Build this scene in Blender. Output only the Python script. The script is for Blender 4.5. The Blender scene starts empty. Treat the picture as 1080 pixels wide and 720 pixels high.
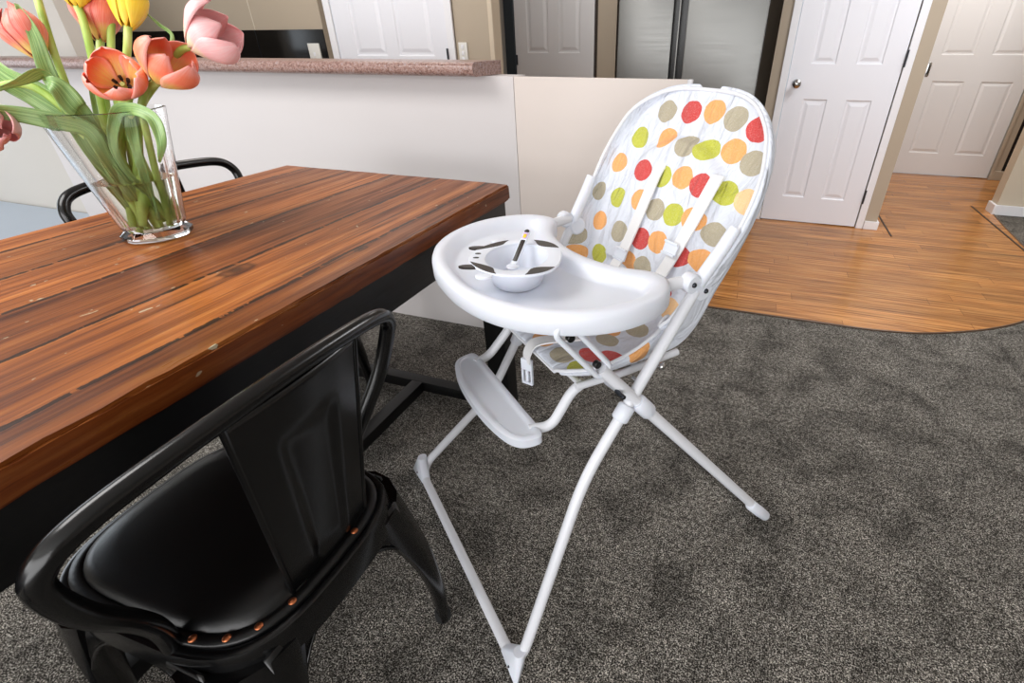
import bpy, bmesh, math, random
from mathutils import Vector, Matrix
random.seed(7)
PI = math.pi
C = bpy.context.scene.collection
V = Vector

# ------------------------------------------------------------------ camera
F, CX, CY, CH = 523.5, 601.2, 361.1, 1.2
ROT = (Matrix.Rotation(.3368, 3, 'Z') @ Matrix.Rotation(1.0234, 3, 'X') @ Matrix.Rotation(-.0042, 3, 'Z'))
cam_d = bpy.data.cameras.new('camera')
cam = bpy.data.objects.new('camera', cam_d); C.objects.link(cam)
cam.matrix_world = Matrix.Translation((0, 0, CH)) @ ROT.to_4x4()
cam_d.sensor_width = 36; cam_d.lens = F / 1080 * 36
cam_d.shift_x = -(CX - 540) / 1080; cam_d.shift_y = (CY - 360) / 1080
cam_d.clip_start = .02
bpy.context.scene.camera = cam

def at(px, py, depth):            # a point seen at px,py and lying 'depth' metres in front of the camera
    v = ROT @ V(((px - CX) / F * depth, -(py - CY) / F * depth, -depth))
    return V((0, 0, CH)) + v

# ------------------------------------------------------------------ helpers
def lin(c):
    return tuple(((x / 255) / 12.92 if x / 255 <= .04045 else ((x / 255 + .055) / 1.055) ** 2.4) for x in c) + (1,)

def tag(o, label=None, cat=None, group=None, kind=None):
    if label: o['label'] = label
    if cat: o['category'] = cat
    if group: o['group'] = group
    if kind: o['kind'] = kind
    return o

def empty(name, loc, label, cat, group=None, rz=0):
    o = bpy.data.objects.new(name, None); C.objects.link(o)
    o.location = loc; o.rotation_euler = (0, 0, rz); o.empty_display_size = .05
    return tag(o, label, cat, group)

def link(name, me, m, parent=None, smooth=True):
    o = bpy.data.objects.new(name, me); C.objects.link(o)
    if m: me.materials.append(m)
    if smooth:
        for p in me.polygons: p.use_smooth = True
    if parent: o.parent = parent
    return o

def mk(name, bm, m, parent=None, smooth=True, label=None, angle=40, inv=None):
    """bmesh in world coordinates -> one object, moved into its parent's frame"""
    bmesh.ops.recalc_face_normals(bm, faces=bm.faces)
    if parent is not None:
        q = parent; mw = Matrix.Identity(4)
        while q is not None:
            mw = (Matrix.Translation(q.location) @ q.rotation_euler.to_matrix().to_4x4()) @ mw
            q = q.parent
        bm.transform(mw.inverted())
    me = bpy.data.meshes.new(name); bm.to_mesh(me); bm.free()
    o = link(name, me, m, parent, smooth)
    if smooth:
        me.set_sharp_from_angle(angle=math.radians(angle))
    if label: o['label'] = label
    return o

def mk_open(name, bm, m, parent, label, facing):
    # open surface whose faces must look along 'facing' (world)
    bmesh.ops.recalc_face_normals(bm, faces=bm.faces)
    big = [f for f in bm.faces if f.calc_center_median().z > .85]
    if sum(f.normal.dot(facing) for f in big) < 0: bmesh.ops.reverse_faces(bm, faces=bm.faces)
    q = parent; mw = Matrix.Translation(q.location) @ q.rotation_euler.to_matrix().to_4x4()
    bm.transform(mw.inverted())
    me = bpy.data.meshes.new(name); bm.to_mesh(me); bm.free()
    o = link(name, me, m, parent, True); o['label'] = label
    return o

def mkl(name, bm, m, parent, smooth=True, label=None, angle=40):
    """bmesh already in the parent's own frame"""
    bmesh.ops.recalc_face_normals(bm, faces=bm.faces)
    me = bpy.data.meshes.new(name); bm.to_mesh(me); bm.free()
    o = link(name, me, m, parent, smooth)
    if smooth: me.set_sharp_from_angle(angle=math.radians(angle))
    if label: o['label'] = label
    return o

def box(bm, x0, x1, y0, y1, z0, z1, bev=0, seg=2):
    b2 = bmesh.new()
    bmesh.ops.create_cube(b2, size=1)
    for v in b2.verts:
        v.co = V((x0 + (v.co.x + .5) * (x1 - x0), y0 + (v.co.y + .5) * (y1 - y0), z0 + (v.co.z + .5) * (z1 - z0)))
    if bev:
        bmesh.ops.bevel(b2, geom=b2.edges[:], offset=bev, segments=seg, affect='EDGES', profile=.6)
    merge(bm, b2); return bm

def merge(bm, b2, mat=None):
    if mat is not None: b2.transform(mat)
    me = bpy.data.meshes.new('tmp'); b2.to_mesh(me); b2.free(); bm.from_mesh(me); bpy.data.meshes.remove(me)

def smooth_path(pts, n=8, closed=False):
    pts = [V(p) for p in pts]; out = []
    N = len(pts)
    rng = range(N if closed else N - 1)
    for i in rng:
        p1, p2 = pts[i], pts[(i + 1) % N]
        p0 = pts[i - 1] if (closed or i > 0) else p1 * 2 - p2
        p3 = pts[(i + 2) % N] if (closed or i + 2 < N) else p2 * 2 - p1
        for k in range(n):
            t = k / n
            out.append(.5 * ((2 * p1) + (p2 - p0) * t + (2 * p0 - 5 * p1 + 4 * p2 - p3) * t * t + (-p0 + 3 * p1 - 3 * p2 + p3) * t ** 3))
    if not closed: out.append(pts[-1])
    return out

def round_path(pts, r, n=6):
    """straight runs with rounded corners"""
    pts = [V(p) for p in pts]; out = [pts[0]]
    for i in range(1, len(pts) - 1):
        a, b, c = pts[i - 1], pts[i], pts[i + 1]
        rr = min(r, (a - b).length * .45, (c - b).length * .45)
        p, q = b + (a - b).normalized() * rr, b + (c - b).normalized() * rr
        for k in range(n + 1):
            t = k / n; out.append(p * (1 - t) ** 2 + b * 2 * t * (1 - t) + q * t * t)
    out.append(pts[-1]); return out

def tube(bm, pts, r, seg=14, closed=False, flat=1.0, caps=True, up=None):
    pts = [V(p) for p in pts]; n = len(pts); rings = []
    rad = (lambda i: r) if not callable(r) else (lambda i: r(i / (n - 1)))
    t0 = (pts[1] - pts[0]).normalized()
    nrm = up.copy() if up is not None else (V((0, 0, 1)) if abs(t0.z) < .9 else V((1, 0, 0)))
    for i in range(n):
        if closed: t = (pts[(i + 1) % n] - pts[i - 1]).normalized()
        else: t = (pts[min(i + 1, n - 1)] - pts[max(i - 1, 0)]).normalized()
        nrm = (nrm - t * nrm.dot(t)).normalized(); b = t.cross(nrm)
        rr = rad(i)
        rings.append([bm.verts.new(pts[i] + nrm * math.cos(2 * PI * k / seg) * rr * flat + b * math.sin(2 * PI * k / seg) * rr) for k in range(seg)])
    for i in range(n if closed else n - 1):
        a, b2 = rings[i], rings[(i + 1) % n]
        for k in range(seg):
            bm.faces.new((a[k], a[(k + 1) % seg], b2[(k + 1) % seg], b2[k]))
    if caps and not closed:
        bm.faces.new(rings[0][::-1]); bm.faces.new(rings[-1])
    return bm

def lathe(bm, prof, seg=32, mat=None, closed=False):
    b2 = bmesh.new(); rings = []
    for r, z in prof:
        if r < 1e-5: rings.append([b2.verts.new((0, 0, z))])
        else: rings.append([b2.verts.new((r * math.cos(2 * PI * k / seg), r * math.sin(2 * PI * k / seg), z)) for k in range(seg)])
    pr = list(zip(rings, rings[1:])) + ([(rings[-1], rings[0])] if closed else [])
    for a, b in pr:
        for k in range(seg):
            k2 = (k + 1) % seg
            if len(a) == 1 and len(b) == 1: continue
            if len(a) == 1: b2.faces.new((a[0], b[k2], b[k]))
            elif len(b) == 1: b2.faces.new((a[k], a[k2], b[0]))
            else: b2.faces.new((a[k], a[k2], b[k2], b[k]))
    merge(bm, b2, mat); return bm

def frame_mat(o, z, x=None):
    z = V(z).normalized()
    x = V(x) if x is not None else (V((1, 0, 0)) if abs(z.x) < .8 else V((0, 1, 0)))
    x = (x - z * x.dot(z)).normalized(); y = z.cross(x)
    return Matrix(((x.x, y.x, z.x, o[0]), (x.y, y.y, z.y, o[1]), (x.z, y.z, z.z, o[2]), (0, 0, 0, 1)))

def ball(bm, c, r, sc=(1, 1, 1), seg=16):
    b2 = bmesh.new(); bmesh.ops.create_uvsphere(b2, u_segments=seg, v_segments=seg // 2 + 2, radius=r)
    merge(bm, b2, Matrix.Translation(c) @ Matrix.Diagonal((*sc, 1))); return bm

def cyl(bm, a, b, r, seg=20, bev=.001):
    a, b = V(a), V(b); L = (b - a).length
    e = min(bev, r * .4)
    lathe(bm, [(0, 0), (r - e, 0), (r, e), (r, L - e), (r - e, L), (0, L)], seg, frame_mat(a, b - a)); return bm

def prism(bm, poly, z0, z1, bev=0, mat=None):
    b2 = bmesh.new()
    lo = [b2.verts.new((p[0], p[1], z0)) for p in poly]; hi = [b2.verts.new((p[0], p[1], z1)) for p in poly]
    n = len(poly)
    b2.faces.new(lo[::-1]); top = b2.faces.new(hi)
    for i in range(n): b2.faces.new((lo[i], lo[(i + 1) % n], hi[(i + 1) % n], hi[i]))
    if bev:
        es = [e for e in b2.edges if abs(e.verts[0].co.z - e.verts[1].co.z) < 1e-6]
        bmesh.ops.bevel(b2, geom=es, offset=bev, segments=3, affect='EDGES', profile=.5)
    merge(bm, b2, mat); return bm

# ------------------------------------------------------------------ materials
def mat(name, col=(200, 200, 200), rough=.5, metal=0, **kw):
    m = bpy.data.materials.new(name); m.use_nodes = True
    b = m.node_tree.nodes['Principled BSDF']
    b.inputs['Base Color'].default_value = lin(col)
    b.inputs['Roughness'].default_value = rough
    b.inputs['Metallic'].default_value = metal
    for k, v in kw.items(): b.inputs[k.replace('_', ' ')].default_value = v
    return m

class NT:
    def __init__(s, m): s.m = m; s.t = m.node_tree; s.b = s.t.nodes['Principled BSDF']
    def n(s, typ, **kw):
        nd = s.t.nodes.new('ShaderNode' + typ)
        for k, v in kw.items(): setattr(nd, k, v)
        return nd
    def l(s, a, b): s.t.links.new(a, b)
    def val(s, sock, v):
        if hasattr(v, 'is_output'): s.l(v, sock)
        else: sock.default_value = v
    def math(s, op, a, b=0., c=0.):
        nd = s.n('Math', operation=op)
        s.val(nd.inputs[0], a); s.val(nd.inputs[1], b); s.val(nd.inputs[2], c); return nd.outputs[0]
    def mix(s, f, a, b, blend='MIX'):
        nd = s.n('Mix', data_type='RGBA', blend_type=blend)
        s.val(nd.inputs[0], f); s.val(nd.inputs[6], a); s.val(nd.inputs[7], b); return nd.outputs[2]
    def noise(s, vec, scale, detail=3, rough=.5, dist=0.):
        nd = s.n('TexNoise'); nd.inputs['Scale'].default_value = scale; nd.inputs['Detail'].default_value = detail
        nd.inputs['Roughness'].default_value = rough; nd.inputs['Distortion'].default_value = dist
        if vec is not None: s.l(vec, nd.inputs['Vector'])
        return nd.outputs['Fac']
    def ramp(s, f, stops):
        nd = s.n('ValToRGB'); cr = nd.color_ramp
        while len(cr.elements) < len(stops): cr.elements.new(.5)
        for e, (p, c) in zip(cr.elements, stops):
            e.position = p; e.color = c if len(c) == 4 else (*c, 1)
        s.l(f, nd.inputs[0]); return nd.outputs[0]
    def mapping(s, vec, scale=(1, 1, 1), loc=(0, 0, 0), rot=(0, 0, 0)):
        nd = s.n('Mapping'); nd.inputs['Scale'].default_value = scale; nd.inputs['Location'].default_value = loc
        nd.inputs['Rotation'].default_value = rot; s.l(vec, nd.inputs['Vector']); return nd.outputs[0]
    def coord(s, w='Object'): return s.n('TexCoord').outputs[w]
    def bump(s, h, strength=.3, dist=.002):
        nd = s.n('Bump'); nd.inputs['Strength'].default_value = strength; nd.inputs['Distance'].default_value = dist
        s.l(h, nd.inputs['Height']); s.l(nd.outputs[0], s.b.inputs['Normal'])
    def col(s, c): s.l(c, s.b.inputs['Base Color'])
    def sep(s, vec):
        nd = s.n('SeparateXYZ'); s.l(vec, nd.inputs[0]); return nd.outputs

def g(v): return (v, v, v, 1)

def paint(name, col, rough=.6, var=.04):
    m = mat(name, col, rough); t = NT(m); c = t.coord()
    f = t.noise(c, 1.7, 2); a = lin(col); b = tuple(x * (1 - var) for x in a[:3]) + (1,)
    t.col(t.mix(f, a, b)); t.bump(t.noise(c, 350, 2), .05, .001); return m

M = {}
M['wall'] = paint('wall_paint', (216, 209, 200), .7)
M['wall_beige'] = paint('wall_beige', (180, 166, 147), .7)
M['wall_tan'] = paint('wall_tan', (208, 196, 176), .7)
M['half_wall'] = paint('half_wall_paint', (221, 216, 216), .55)
M['melamine'] = paint('melamine', (229, 218, 211), .4, .02)
M['door'] = paint('door_white', (235, 236, 243), .38, .02)
M['door_dim'] = paint('door_white_dim', (222, 221, 222), .42, .02)  # the door white, dimmed in colour for the doors in darker spots
M['trim'] = paint('trim_white', (238, 238, 242), .4, .02)
M['ceiling'] = paint('ceiling', (240, 240, 238), .9, .01)
M['chrome'] = mat('chrome', (190, 190, 190), .2, 1)
M['dark_metal'] = mat('dark_metal', (70, 72, 78), .35, 1)
M['black'] = mat('black_plastic', (14, 14, 15), .3)
M['switch'] = paint('switch_plastic', (226, 224, 218), .35, .01)
M['rubber'] = mat('rubber', (20, 20, 20), .8)

# carpet
m = mat('carpet', (80, 78, 74), .95); t = NT(m); c = t.coord()
fine = t.noise(c, 280, 3, .75); mid = t.noise(c, 75, 3, .6); big = t.noise(c, 7, 4, .62, .5)
f = t.math('ADD', t.math('MULTIPLY', fine, .8), t.math('MULTIPLY', mid, .2))
colr = t.ramp(f, [(.41, lin((16, 15, 14))), (.48, lin((74, 70, 65))), (.535, lin((132, 127, 119))), (.60, lin((236, 231, 222)))])
shade = t.ramp(big, [(.36, g(.62)), (.50, g(1.0)), (.66, g(1.3))])
t.col(t.mix(1., colr, shade, 'MULTIPLY')); t.bump(f, .9, .012); m.node_tree.nodes['Principled BSDF'].inputs['Specular IOR Level'].default_value = .1
M['carpet'] = m

# timber strip floor, boards along x
m = mat('timber_floor', (180, 120, 65), .24, Specular_IOR_Level=.35); t = NT(m); c = t.coord()
def boards(t, c, w, L):
    x, y, z = t.sep(c)
    row = t.math('FLOOR', t.math('DIVIDE', y, w))
    wn = t.n('TexWhiteNoise', noise_dimensions='1D'); t.l(row, wn.inputs['W'])
    xs = t.math('ADD', t.math('DIVIDE', x, L), t.math('MULTIPLY', wn.outputs[0], 7.3))
    cell = t.math('FLOOR', xs)
    wn2 = t.n('TexWhiteNoise', noise_dimensions='2D'); cb = t.n('CombineXYZ'); t.l(row, cb.inputs[0]); t.l(cell, cb.inputs[1]); t.l(cb.outputs[0], wn2.inputs['Vector'])
    fy = t.math('FRACT', t.math('DIVIDE', y, w)); fx = t.math('FRACT', xs)
    gap = t.math('MAXIMUM', t.math('LESS_THAN', fy, .02), t.math('LESS_THAN', fx, .0025))
    return wn2.outputs[0], gap
r_, gap = boards(t, c, .083, 1.1)
gr = t.noise(t.mapping(c, (1.3, 38, 1)), 2.2, 5, .6, .4)
gr2 = t.noise(t.mapping(c, (1.1, 14, 1), (3, 0, 0)), 1.6, 3, .5, .2)
base = t.ramp(gr, [(.30, lin((122, 74, 34))), (.48, lin((184, 121, 62))), (.64, lin((214, 154, 90)))])
base = t.mix(1., base, t.ramp(r_, [(0, g(.72)), (.5, g(.93)), (1, g(1.08))]), 'MULTIPLY')
base = t.mix(t.math('MULTIPLY', gap, .6), base, lin((70, 40, 18)))
base = t.mix(1., base, t.ramp(gr2, [(.3, g(.72)), (.6, g(1.05))]), 'MULTIPLY')
t.col(base); t.bump(t.math('SUBTRACT', gr, gap), .12, .002)
M['timber'] = m

# table top: reclaimed planks along y
m = mat('table_wood', (150, 84, 40), .3); t = NT(m); c = t.coord()
x, y, z = t.sep(c)
warp = t.math('MULTIPLY', t.math('SUBTRACT', t.noise(t.mapping(c, (1, 2.5, 1)), 2, 3), .5), .02)
xw = t.math('ADD', x, warp)
pw = .171
row = t.math('FLOOR', t.math('DIVIDE', t.math('ADD', xw, 3.065), pw)); fr = t.math('FRACT', t.math('DIVIDE', t.math('ADD', xw, 3.065), pw))
wn = t.n('TexWhiteNoise', noise_dimensions='1D'); t.l(row, wn.inputs['W'])
cb = t.n('CombineXYZ'); t.l(t.math('ADD', x, t.math('MULTIPLY', wn.outputs[0], 5)), cb.inputs[0]); t.l(t.math('ADD', y, t.math('MULTIPLY', wn.outputs[0], 9)), cb.inputs[1]); t.l(z, cb.inputs[2])
pc = cb.outputs[0]
g1 = t.noise(t.mapping(pc, (24, 1.0, 24)), 1.6, 6, .58, .35)
g2 = t.noise(t.mapping(pc, (90, 3.5, 90)), 1.5, 4, .6, .2)
g3 = t.noise(t.mapping(pc, (7, .7, 7)), 1.5, 3, .55, .8)
f = t.math('ADD', t.math('MULTIPLY', g1, .65), t.math('MULTIPLY', g2, .35))
base = t.ramp(f, [(.30, lin((58, 28, 10))), (.42, lin((120, 64, 25))), (.54, lin((164, 96, 43))), (.70, lin((196, 134, 72)))])
base = t.mix(1., base, t.ramp(g3, [(.30, (.50, .40, .32, 1)), (.46, g(.88)), (.62, g(1.10))]), 'MULTIPLY')
base = t.mix(1., base, t.ramp(wn.outputs[0], [(0, (.62, .56, .52, 1)), (.5, g(.9)), (1, (1.18, 1.15, 1.1, 1))]), 'MULTIPLY')
crackn = t.noise(t.mapping(c, (3, 9, 1)), 6, 3, .6)
gapw = t.math('MULTIPLY', crackn, .055)
gap = t.math('LESS_THAN', t.math('MINIMUM', fr, t.math('SUBTRACT', 1, fr)), gapw)
gap = t.math('MULTIPLY', gap, t.math('GREATER_THAN', crackn, .38))
base = t.mix(t.math('MULTIPLY', gap, .9), base, lin((24, 11, 5)))
# long dark checks in the grain
chk = t.noise(t.mapping(pc, (40, 1.1, 40), (2, 5, 0)), 1.5, 5, .65, .3)
chk = t.ramp(chk, [(.60, g(0)), (.66, g(1))])
base = t.mix(t.math('MULTIPLY', chk, .75), base, lin((38, 16, 7)))
# pale chips of filler
chip = t.noise(t.mapping(c, (75, 28, 60), (1, 1, 0)), 1, 2, .6)
msk = t.noise(c, 7, 2)
chip = t.math('MULTIPLY', t.math('GREATER_THAN', chip, .71), t.math('GREATER_THAN', msk, .50))
base = t.mix(t.math('MULTIPLY', chip, .8), base, lin((190, 185, 160)))
# two knots
for kx, ky, kr in ((.362, .287, .022), (.214, .118, .042), (.50, -.30, .018)):
    dx = t.math('MULTIPLY', t.math('SUBTRACT', x, kx), 1.5); dy = t.math('SUBTRACT', y, ky)
    d = t.math('SQRT', t.math('ADD', t.math('MULTIPLY', dx, dx), t.math('MULTIPLY', dy, dy)))
    d = t.math('ADD', d, t.math('MULTIPLY', t.math('SUBTRACT', g2, .5), .03))
    k = t.ramp(t.math('DIVIDE', d, kr), [(.25, g(1)), (.55, g(.55)), (.75, g(.85)), (1., g(0))])
    base = t.mix(t.math('MULTIPLY', k, .85), base, lin((34, 15, 8)))
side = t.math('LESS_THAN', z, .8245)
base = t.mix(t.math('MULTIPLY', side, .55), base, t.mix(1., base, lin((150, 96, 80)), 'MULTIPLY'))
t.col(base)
t.l(t.ramp(f, [(.3, g(.46)), (.7, g(.24))]), t.b.inputs['Roughness'])
h = t.math('SUBTRACT', f, t.math('MULTIPLY', gap, 1.5)); t.bump(h, .35, .003); t.b.inputs['Specular IOR Level'].default_value = .28
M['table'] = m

# granite counter
m = mat('granite', (150, 120, 110), .3); t = NT(m); c = t.coord()
n1 = t.noise(c, 90, 4, .7); n2 = t.noise(c, 260, 2, .6)
f = t.math('ADD', t.math('MULTIPLY', n1, .6), t.math('MULTIPLY', n2, .4))
t.col(t.ramp(f, [(.38, lin((92, 66, 60))), (.48, lin((152, 118, 108))), (.56, lin((178, 150, 142))), (.64, lin((150, 150, 160)))]))
M['granite'] = m

# stainless
m = mat('stainless', (128, 128, 126), .36, 1); t = NT(m); c = t.coord()
t.l(t.ramp(t.noise(t.mapping(c, (1, 1, 220)), 3, 3), [(.3, g(.30)), (.7, g(.44))]), t.b.inputs['Roughness'])
M['steel'] = m
m = mat('steel_matt', (150, 150, 150), .5, 1); M['steel2'] = m
M['splash'] = mat('splash_glass', (7, 7, 8), .12)
M['white_metal'] = mat('white_enamel', (228, 230, 236), .3)
M['white_plastic'] = mat('white_plastic', (228, 232, 242), .4)
M['white_plastic'].node_tree.nodes['Principled BSDF'].inputs['Subsurface Weight'].default_value = .05
M['web'] = mat('webbing', (230, 230, 231), .8)
t = NT(M['web']); t.bump(t.noise(t.mapping(t.coord(), (400, 400, 60)), 2, 2), .2, .001)
M['pipe'] = mat('piping_white', (232, 234, 240), .6)
M['black_wood'] = mat('black_wood', (9, 9, 10), .42, Specular_IOR_Level=.3)
t = NT(M['black_wood']); t.bump(t.noise(t.mapping(t.coord(), (90, 5, 90)), 2, 4), .25, .002)
M['black_metal'] = mat('black_powder', (5, 5, 6), .22, Specular_IOR_Level=.5)
t = NT(M['black_metal']); t.bump(t.noise(t.coord(), 500, 2), .05, .0006)
M['leather'] = mat('black_leather', (5, 5, 6), .33, Specular_IOR_Level=.45)
t = NT(M['leather']); t.bump(t.noise(t.coord(), 260, 4, .7), .18, .0012)
M['copper'] = mat('copper', (200, 120, 80), .35, 1)
M['cow_dark'] = mat('dark_brown_plastic', (38, 30, 26), .4)
M['yellow'] = mat('yellow_print', (236, 196, 40), .5)
M['lilac'] = mat('lilac_print', (205, 180, 225), .5)

# cushion fabric with dots placed where the cloth shows them (uv = metres on the cloth)
RED, ORA, GRN, TAU, PEA = (206, 62, 58), (240, 170, 98), (190, 192, 60), (176, 166, 142), (250, 205, 150)
def fabric(name, dots):
    m = mat(name, (221, 226, 237), .75); t = NT(m)
    uv = t.n('UVMap'); uv.uv_map = 'UVMap'; uvv = uv.outputs[0]
    c = lin((221, 226, 237))
    wob = t.math('MULTIPLY', t.math('SUBTRACT', t.noise(uvv, 45, 2), .5), .006)
    thread = t.noise(t.mapping(uvv, (1, 1, 1)), 420, 3, .7, 2.)
    cur = c
    for (u, v, r, colr) in dots:
        d = t.n('VectorMath', operation='DISTANCE'); t.l(uvv, d.inputs[0]); d.inputs[1].default_value = (u, v, 0)
        inside = t.math('LESS_THAN', t.math('ADD', d.outputs['Value'], wob), r)
        a = lin(colr); b = tuple(min(1, x * 1.0 + .16 * (1 - x)) for x in a[:3]) + (1,)
        tc = t.mix(t.math('GREATER_THAN', thread, .56), a, b)
        cur = t.mix(inside, cur, tc)
    if dots: t.col(cur)
    wr = t.noise(t.mapping(uvv, (16, 5, 1)), 1.6, 4, .5, .6)
    t.bump(wr, .9, .03)
    t.b.inputs['Sheen Weight'].default_value = .1
    return m

# tulips
def petal_mat(name, base, mid, edge, vein):
    m = mat(name, mid, .45); t = NT(m)
    uv = t.n('UVMap'); uv.uv_map = 'UVMap'; u, v, _ = t.sep(uv.outputs[0])
    c1 = t.ramp(v, [(0, lin(base)), (.16 if name != 'petal_coral' else .30, lin(base)), (.30 if name != 'petal_coral' else .56, lin(mid)), (.75, lin(mid)), (1., lin(edge))])
    au = t.math('ABSOLUTE', t.math('SUBTRACT', u, .5))
    c2 = t.mix(t.ramp(au, [(.26, g(0)), (.5, g(.8))]), c1, lin(edge))
    st = t.noise(t.mapping(uv.outputs[0], (26, 1.2, 1)), 1.5, 3, .6)
    c3 = t.mix(t.ramp(st, [(.42, g(0)), (.62, g(.5))]), c2, lin(vein))
    t.col(c3); t.bump(st, .2, .002)
    t.b.inputs['Subsurface Weight'].default_value = .15
    t.b.inputs['Subsurface Radius'].default_value = (.01, .004, .003)
    return m
M['red_petal'] = petal_mat('petal_red', (230, 196, 100), (238, 122, 104), (214, 52, 48), (250, 186, 172))
M['coral_petal'] = petal_mat('petal_coral', (240, 204, 110), (248, 138, 104), (252, 184, 176), (246, 116, 86))
M['pink_petal'] = petal_mat('petal_pink', (240, 232, 190), (252, 192, 194), (250, 168, 170), (254, 220, 220))
M['yellow_petal'] = petal_mat('petal_yellow', (236, 200, 60), (250, 212, 50), (246, 196, 30), (252, 226, 100))
m = mat('tulip_leaf', (104, 138, 84), .42); t = NT(m); uv = t.n('UVMap'); uv.uv_map = 'UVMap'
st = t.noise(t.mapping(uv.outputs[0], (22, 1, 1)), 1.4, 3, .5)
t.col(t.ramp(st, [(.3, lin((84, 120, 62))), (.5, lin((124, 160, 92))), (.68, lin((172, 198, 128)))])); t.bump(st, .2, .002)
t.b.inputs['Subsurface Weight'].default_value = .08
M['leaf'] = m
m = mat('tulip_stem', (150, 178, 84), .4); t = NT(m)
t.col(t.ramp(t.noise(t.mapping(t.coord(), (30, 30, 8)), 1, 2), [(.3, lin((140, 176, 70))), (.6, lin((188, 212, 112))), (.8, lin((222, 232, 172)))]))
M['stem'] = m
m = mat('vase_glass', (255, 255, 255), .01); b = m.node_tree.nodes['Principled BSDF']
b.inputs['Transmission Weight'].default_value = 1; b.inputs['IOR'].default_value = 1.5; M['glass'] = m
m = mat('water', (250, 255, 245), .0); b = m.node_tree.nodes['Principled BSDF']
b.inputs['Transmission Weight'].default_value = 1; b.inputs['IOR'].default_value = 1.33; M['water'] = m

# ------------------------------------------------------------------ room shell
def S(name, bm, m, parent=None, smooth=False):
    return tag(mk(name, bm, m, parent, smooth), kind='structure')

XL, XR, YB, YF, ZC = -6.4, 4.6, -3.0, 6.17, 2.45
bm = bmesh.new(); box(bm, XL - .1, XR + .1, YB - .1, 7.4, -.1, 0); S('floor', bm, M['carpet'])
# timber floor laid flush beside the carpet (raised 4 mm)
curve = [(-.184, 2.427), (.124, 2.428), (.608, 2.430), (.78, 2.446), (.919, 2.477), (1.103, 2.556), (1.26, 2.648), (1.414, 2.773), (1.56, 2.94), (1.70, 3.18), (1.80, 3.50), (1.83, 3.975)]
cs = smooth_path([(a, b, 0) for a, b in curve], 5)
poly = [(p.x, p.y) for p in cs] + [(1.86, 4.42), (1.90, 4.80), (2.9, 4.86), (2.9, 6.95), (-3.5, 6.95), (-3.5, 2.05), (-.35, 2.05), (-.35, 2.427)]
bm = bmesh.new(); prism(bm, poly, 0, .004); S('floor', bm, M['timber'])
for i, (x0, y0, y1) in enumerate(((1.030, 3.95, 4.54), (1.802, 3.7, 5.0))):
    bm = bmesh.new(); box(bm, x0 - .006, x0 + .006, y0, y1, .004, .0065); S('trim_%d' % (i + 1), bm, mat('dark_joint%d' % i, (52, 34, 22), .6))
pl = [V((p.x, p.y, .004)) for p in cs] + [V((1.86, 4.42, .004)), V((1.895, 4.79, .004))]
bm = bmesh.new(); tube(bm, pl, .005, 6); S('trim_3', bm, mat('edge_strip', (96, 74, 56), .5))
bm = bmesh.new(); box(bm, XL - .1, XR + .1, YB - .1, 7.4, ZC, ZC + .1); S('ceiling', bm, M['ceiling'])

# outer walls
bm = bmesh.new()   # left wall with a window opening
box(bm, XL - .12, XL, YB, -.9, 0, ZC); box(bm, XL - .12, XL, 1.5, 7.3, 0, ZC); box(bm, XL - .12, XL, -.9, 1.5, 0, .15); box(bm, XL - .12, XL, -.9, 1.5, 2.15, ZC)
S('wall_left', bm, M['wall'])
bm = bmesh.new()   # wall behind the camera with wide glazed opening
box(bm, XL, -3.4, YB - .12, YB, 0, ZC); box(bm, 2.2, XR, YB - .12, YB, 0, ZC); box(bm, -3.4, 2.2, YB - .12, YB, 0, .1); box(bm, -3.4, 2.2, YB - .12, YB, 2.2, ZC)
S('wall_back', bm, M['wall'])
bm = bmesh.new(); box(bm, XR, XR + .12, YB, 7.3, 0, ZC); S('wall_right', bm, M['wall'])
def window(name, axis, pos, a0, a1, z0, z1, n):
    bm = bmesh.new(); w = .05
    def bar(u0, u1, v0, v1):
        if axis == 'x': box(bm, pos - .09, pos - .03, u0, u1, v0, v1, .006)
        else: box(bm, u0, u1, pos - .09, pos - .03, v0, v1, .006)
    bar(a0, a1, z0, z0 + w); bar(a0, a1, z1 - w, z1)
    for k in range(n + 1):
        u = a0 + (a1 - a0 - w) * k / n; bar(u, u + w, z0, z1)
    o = S(name, bm, M['dark_metal'])
    return o
window('window_1', 'x', XL, -.9, 1.5, .15, 2.15, 2)
window('window_2', 'y', YB, -3.4, 2.2, .1, 2.2, 4)

# far wall of the kitchen with two doors (plane y = 4.08)
YW = 4.08
bm = bmesh.new()
TH = .11
box(bm, -3.3, -1.99, YW, YW + TH, 0, ZC)                      # left of the middle door
box(bm, -1.99, -1.20, YW, YW + TH, 2.03, ZC)
box(bm, -1.20, -1.061, YW - .02, YW + TH, 0, ZC)              # nib between door and fridge
box(bm, -1.061, .03, YW + .75, YW + .75 + TH, 0, ZC)
box(bm, -1.17, -1.061, YW + TH, YW + .75, 0, ZC)
box(bm, -1.061, .03, YW, YW + TH, 1.95, ZC)
box(bm, .03, .126, YW, YW + .75, 0, ZC)                      # nib between fridge and pantry door
box(bm, .126, .826, YW, YW + TH, 2.03, ZC)
box(bm, .826, .942, YW, YW + TH, 0, ZC)
S('wall_far', bm, M['wall_beige'])
bm = bmesh.new(); box(bm, .842, .942, YW + TH, 6.17, 0, ZC); S('wall_hall', bm, M['wall_beige'])
bm = bmesh.new(); box(bm, .942, 1.405, 6.17, 6.28, 0, ZC); box(bm, 2.262, 2.33, 6.12, 6.28, 0, ZC); box(bm, 1.405, 2.262, 6.17, 6.28, 2.03, ZC)
box(bm, 2.33, 4.6, 7.0, 7.1, 0, ZC)
S('wall_hall_end', bm, M['wall_beige'])
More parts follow.
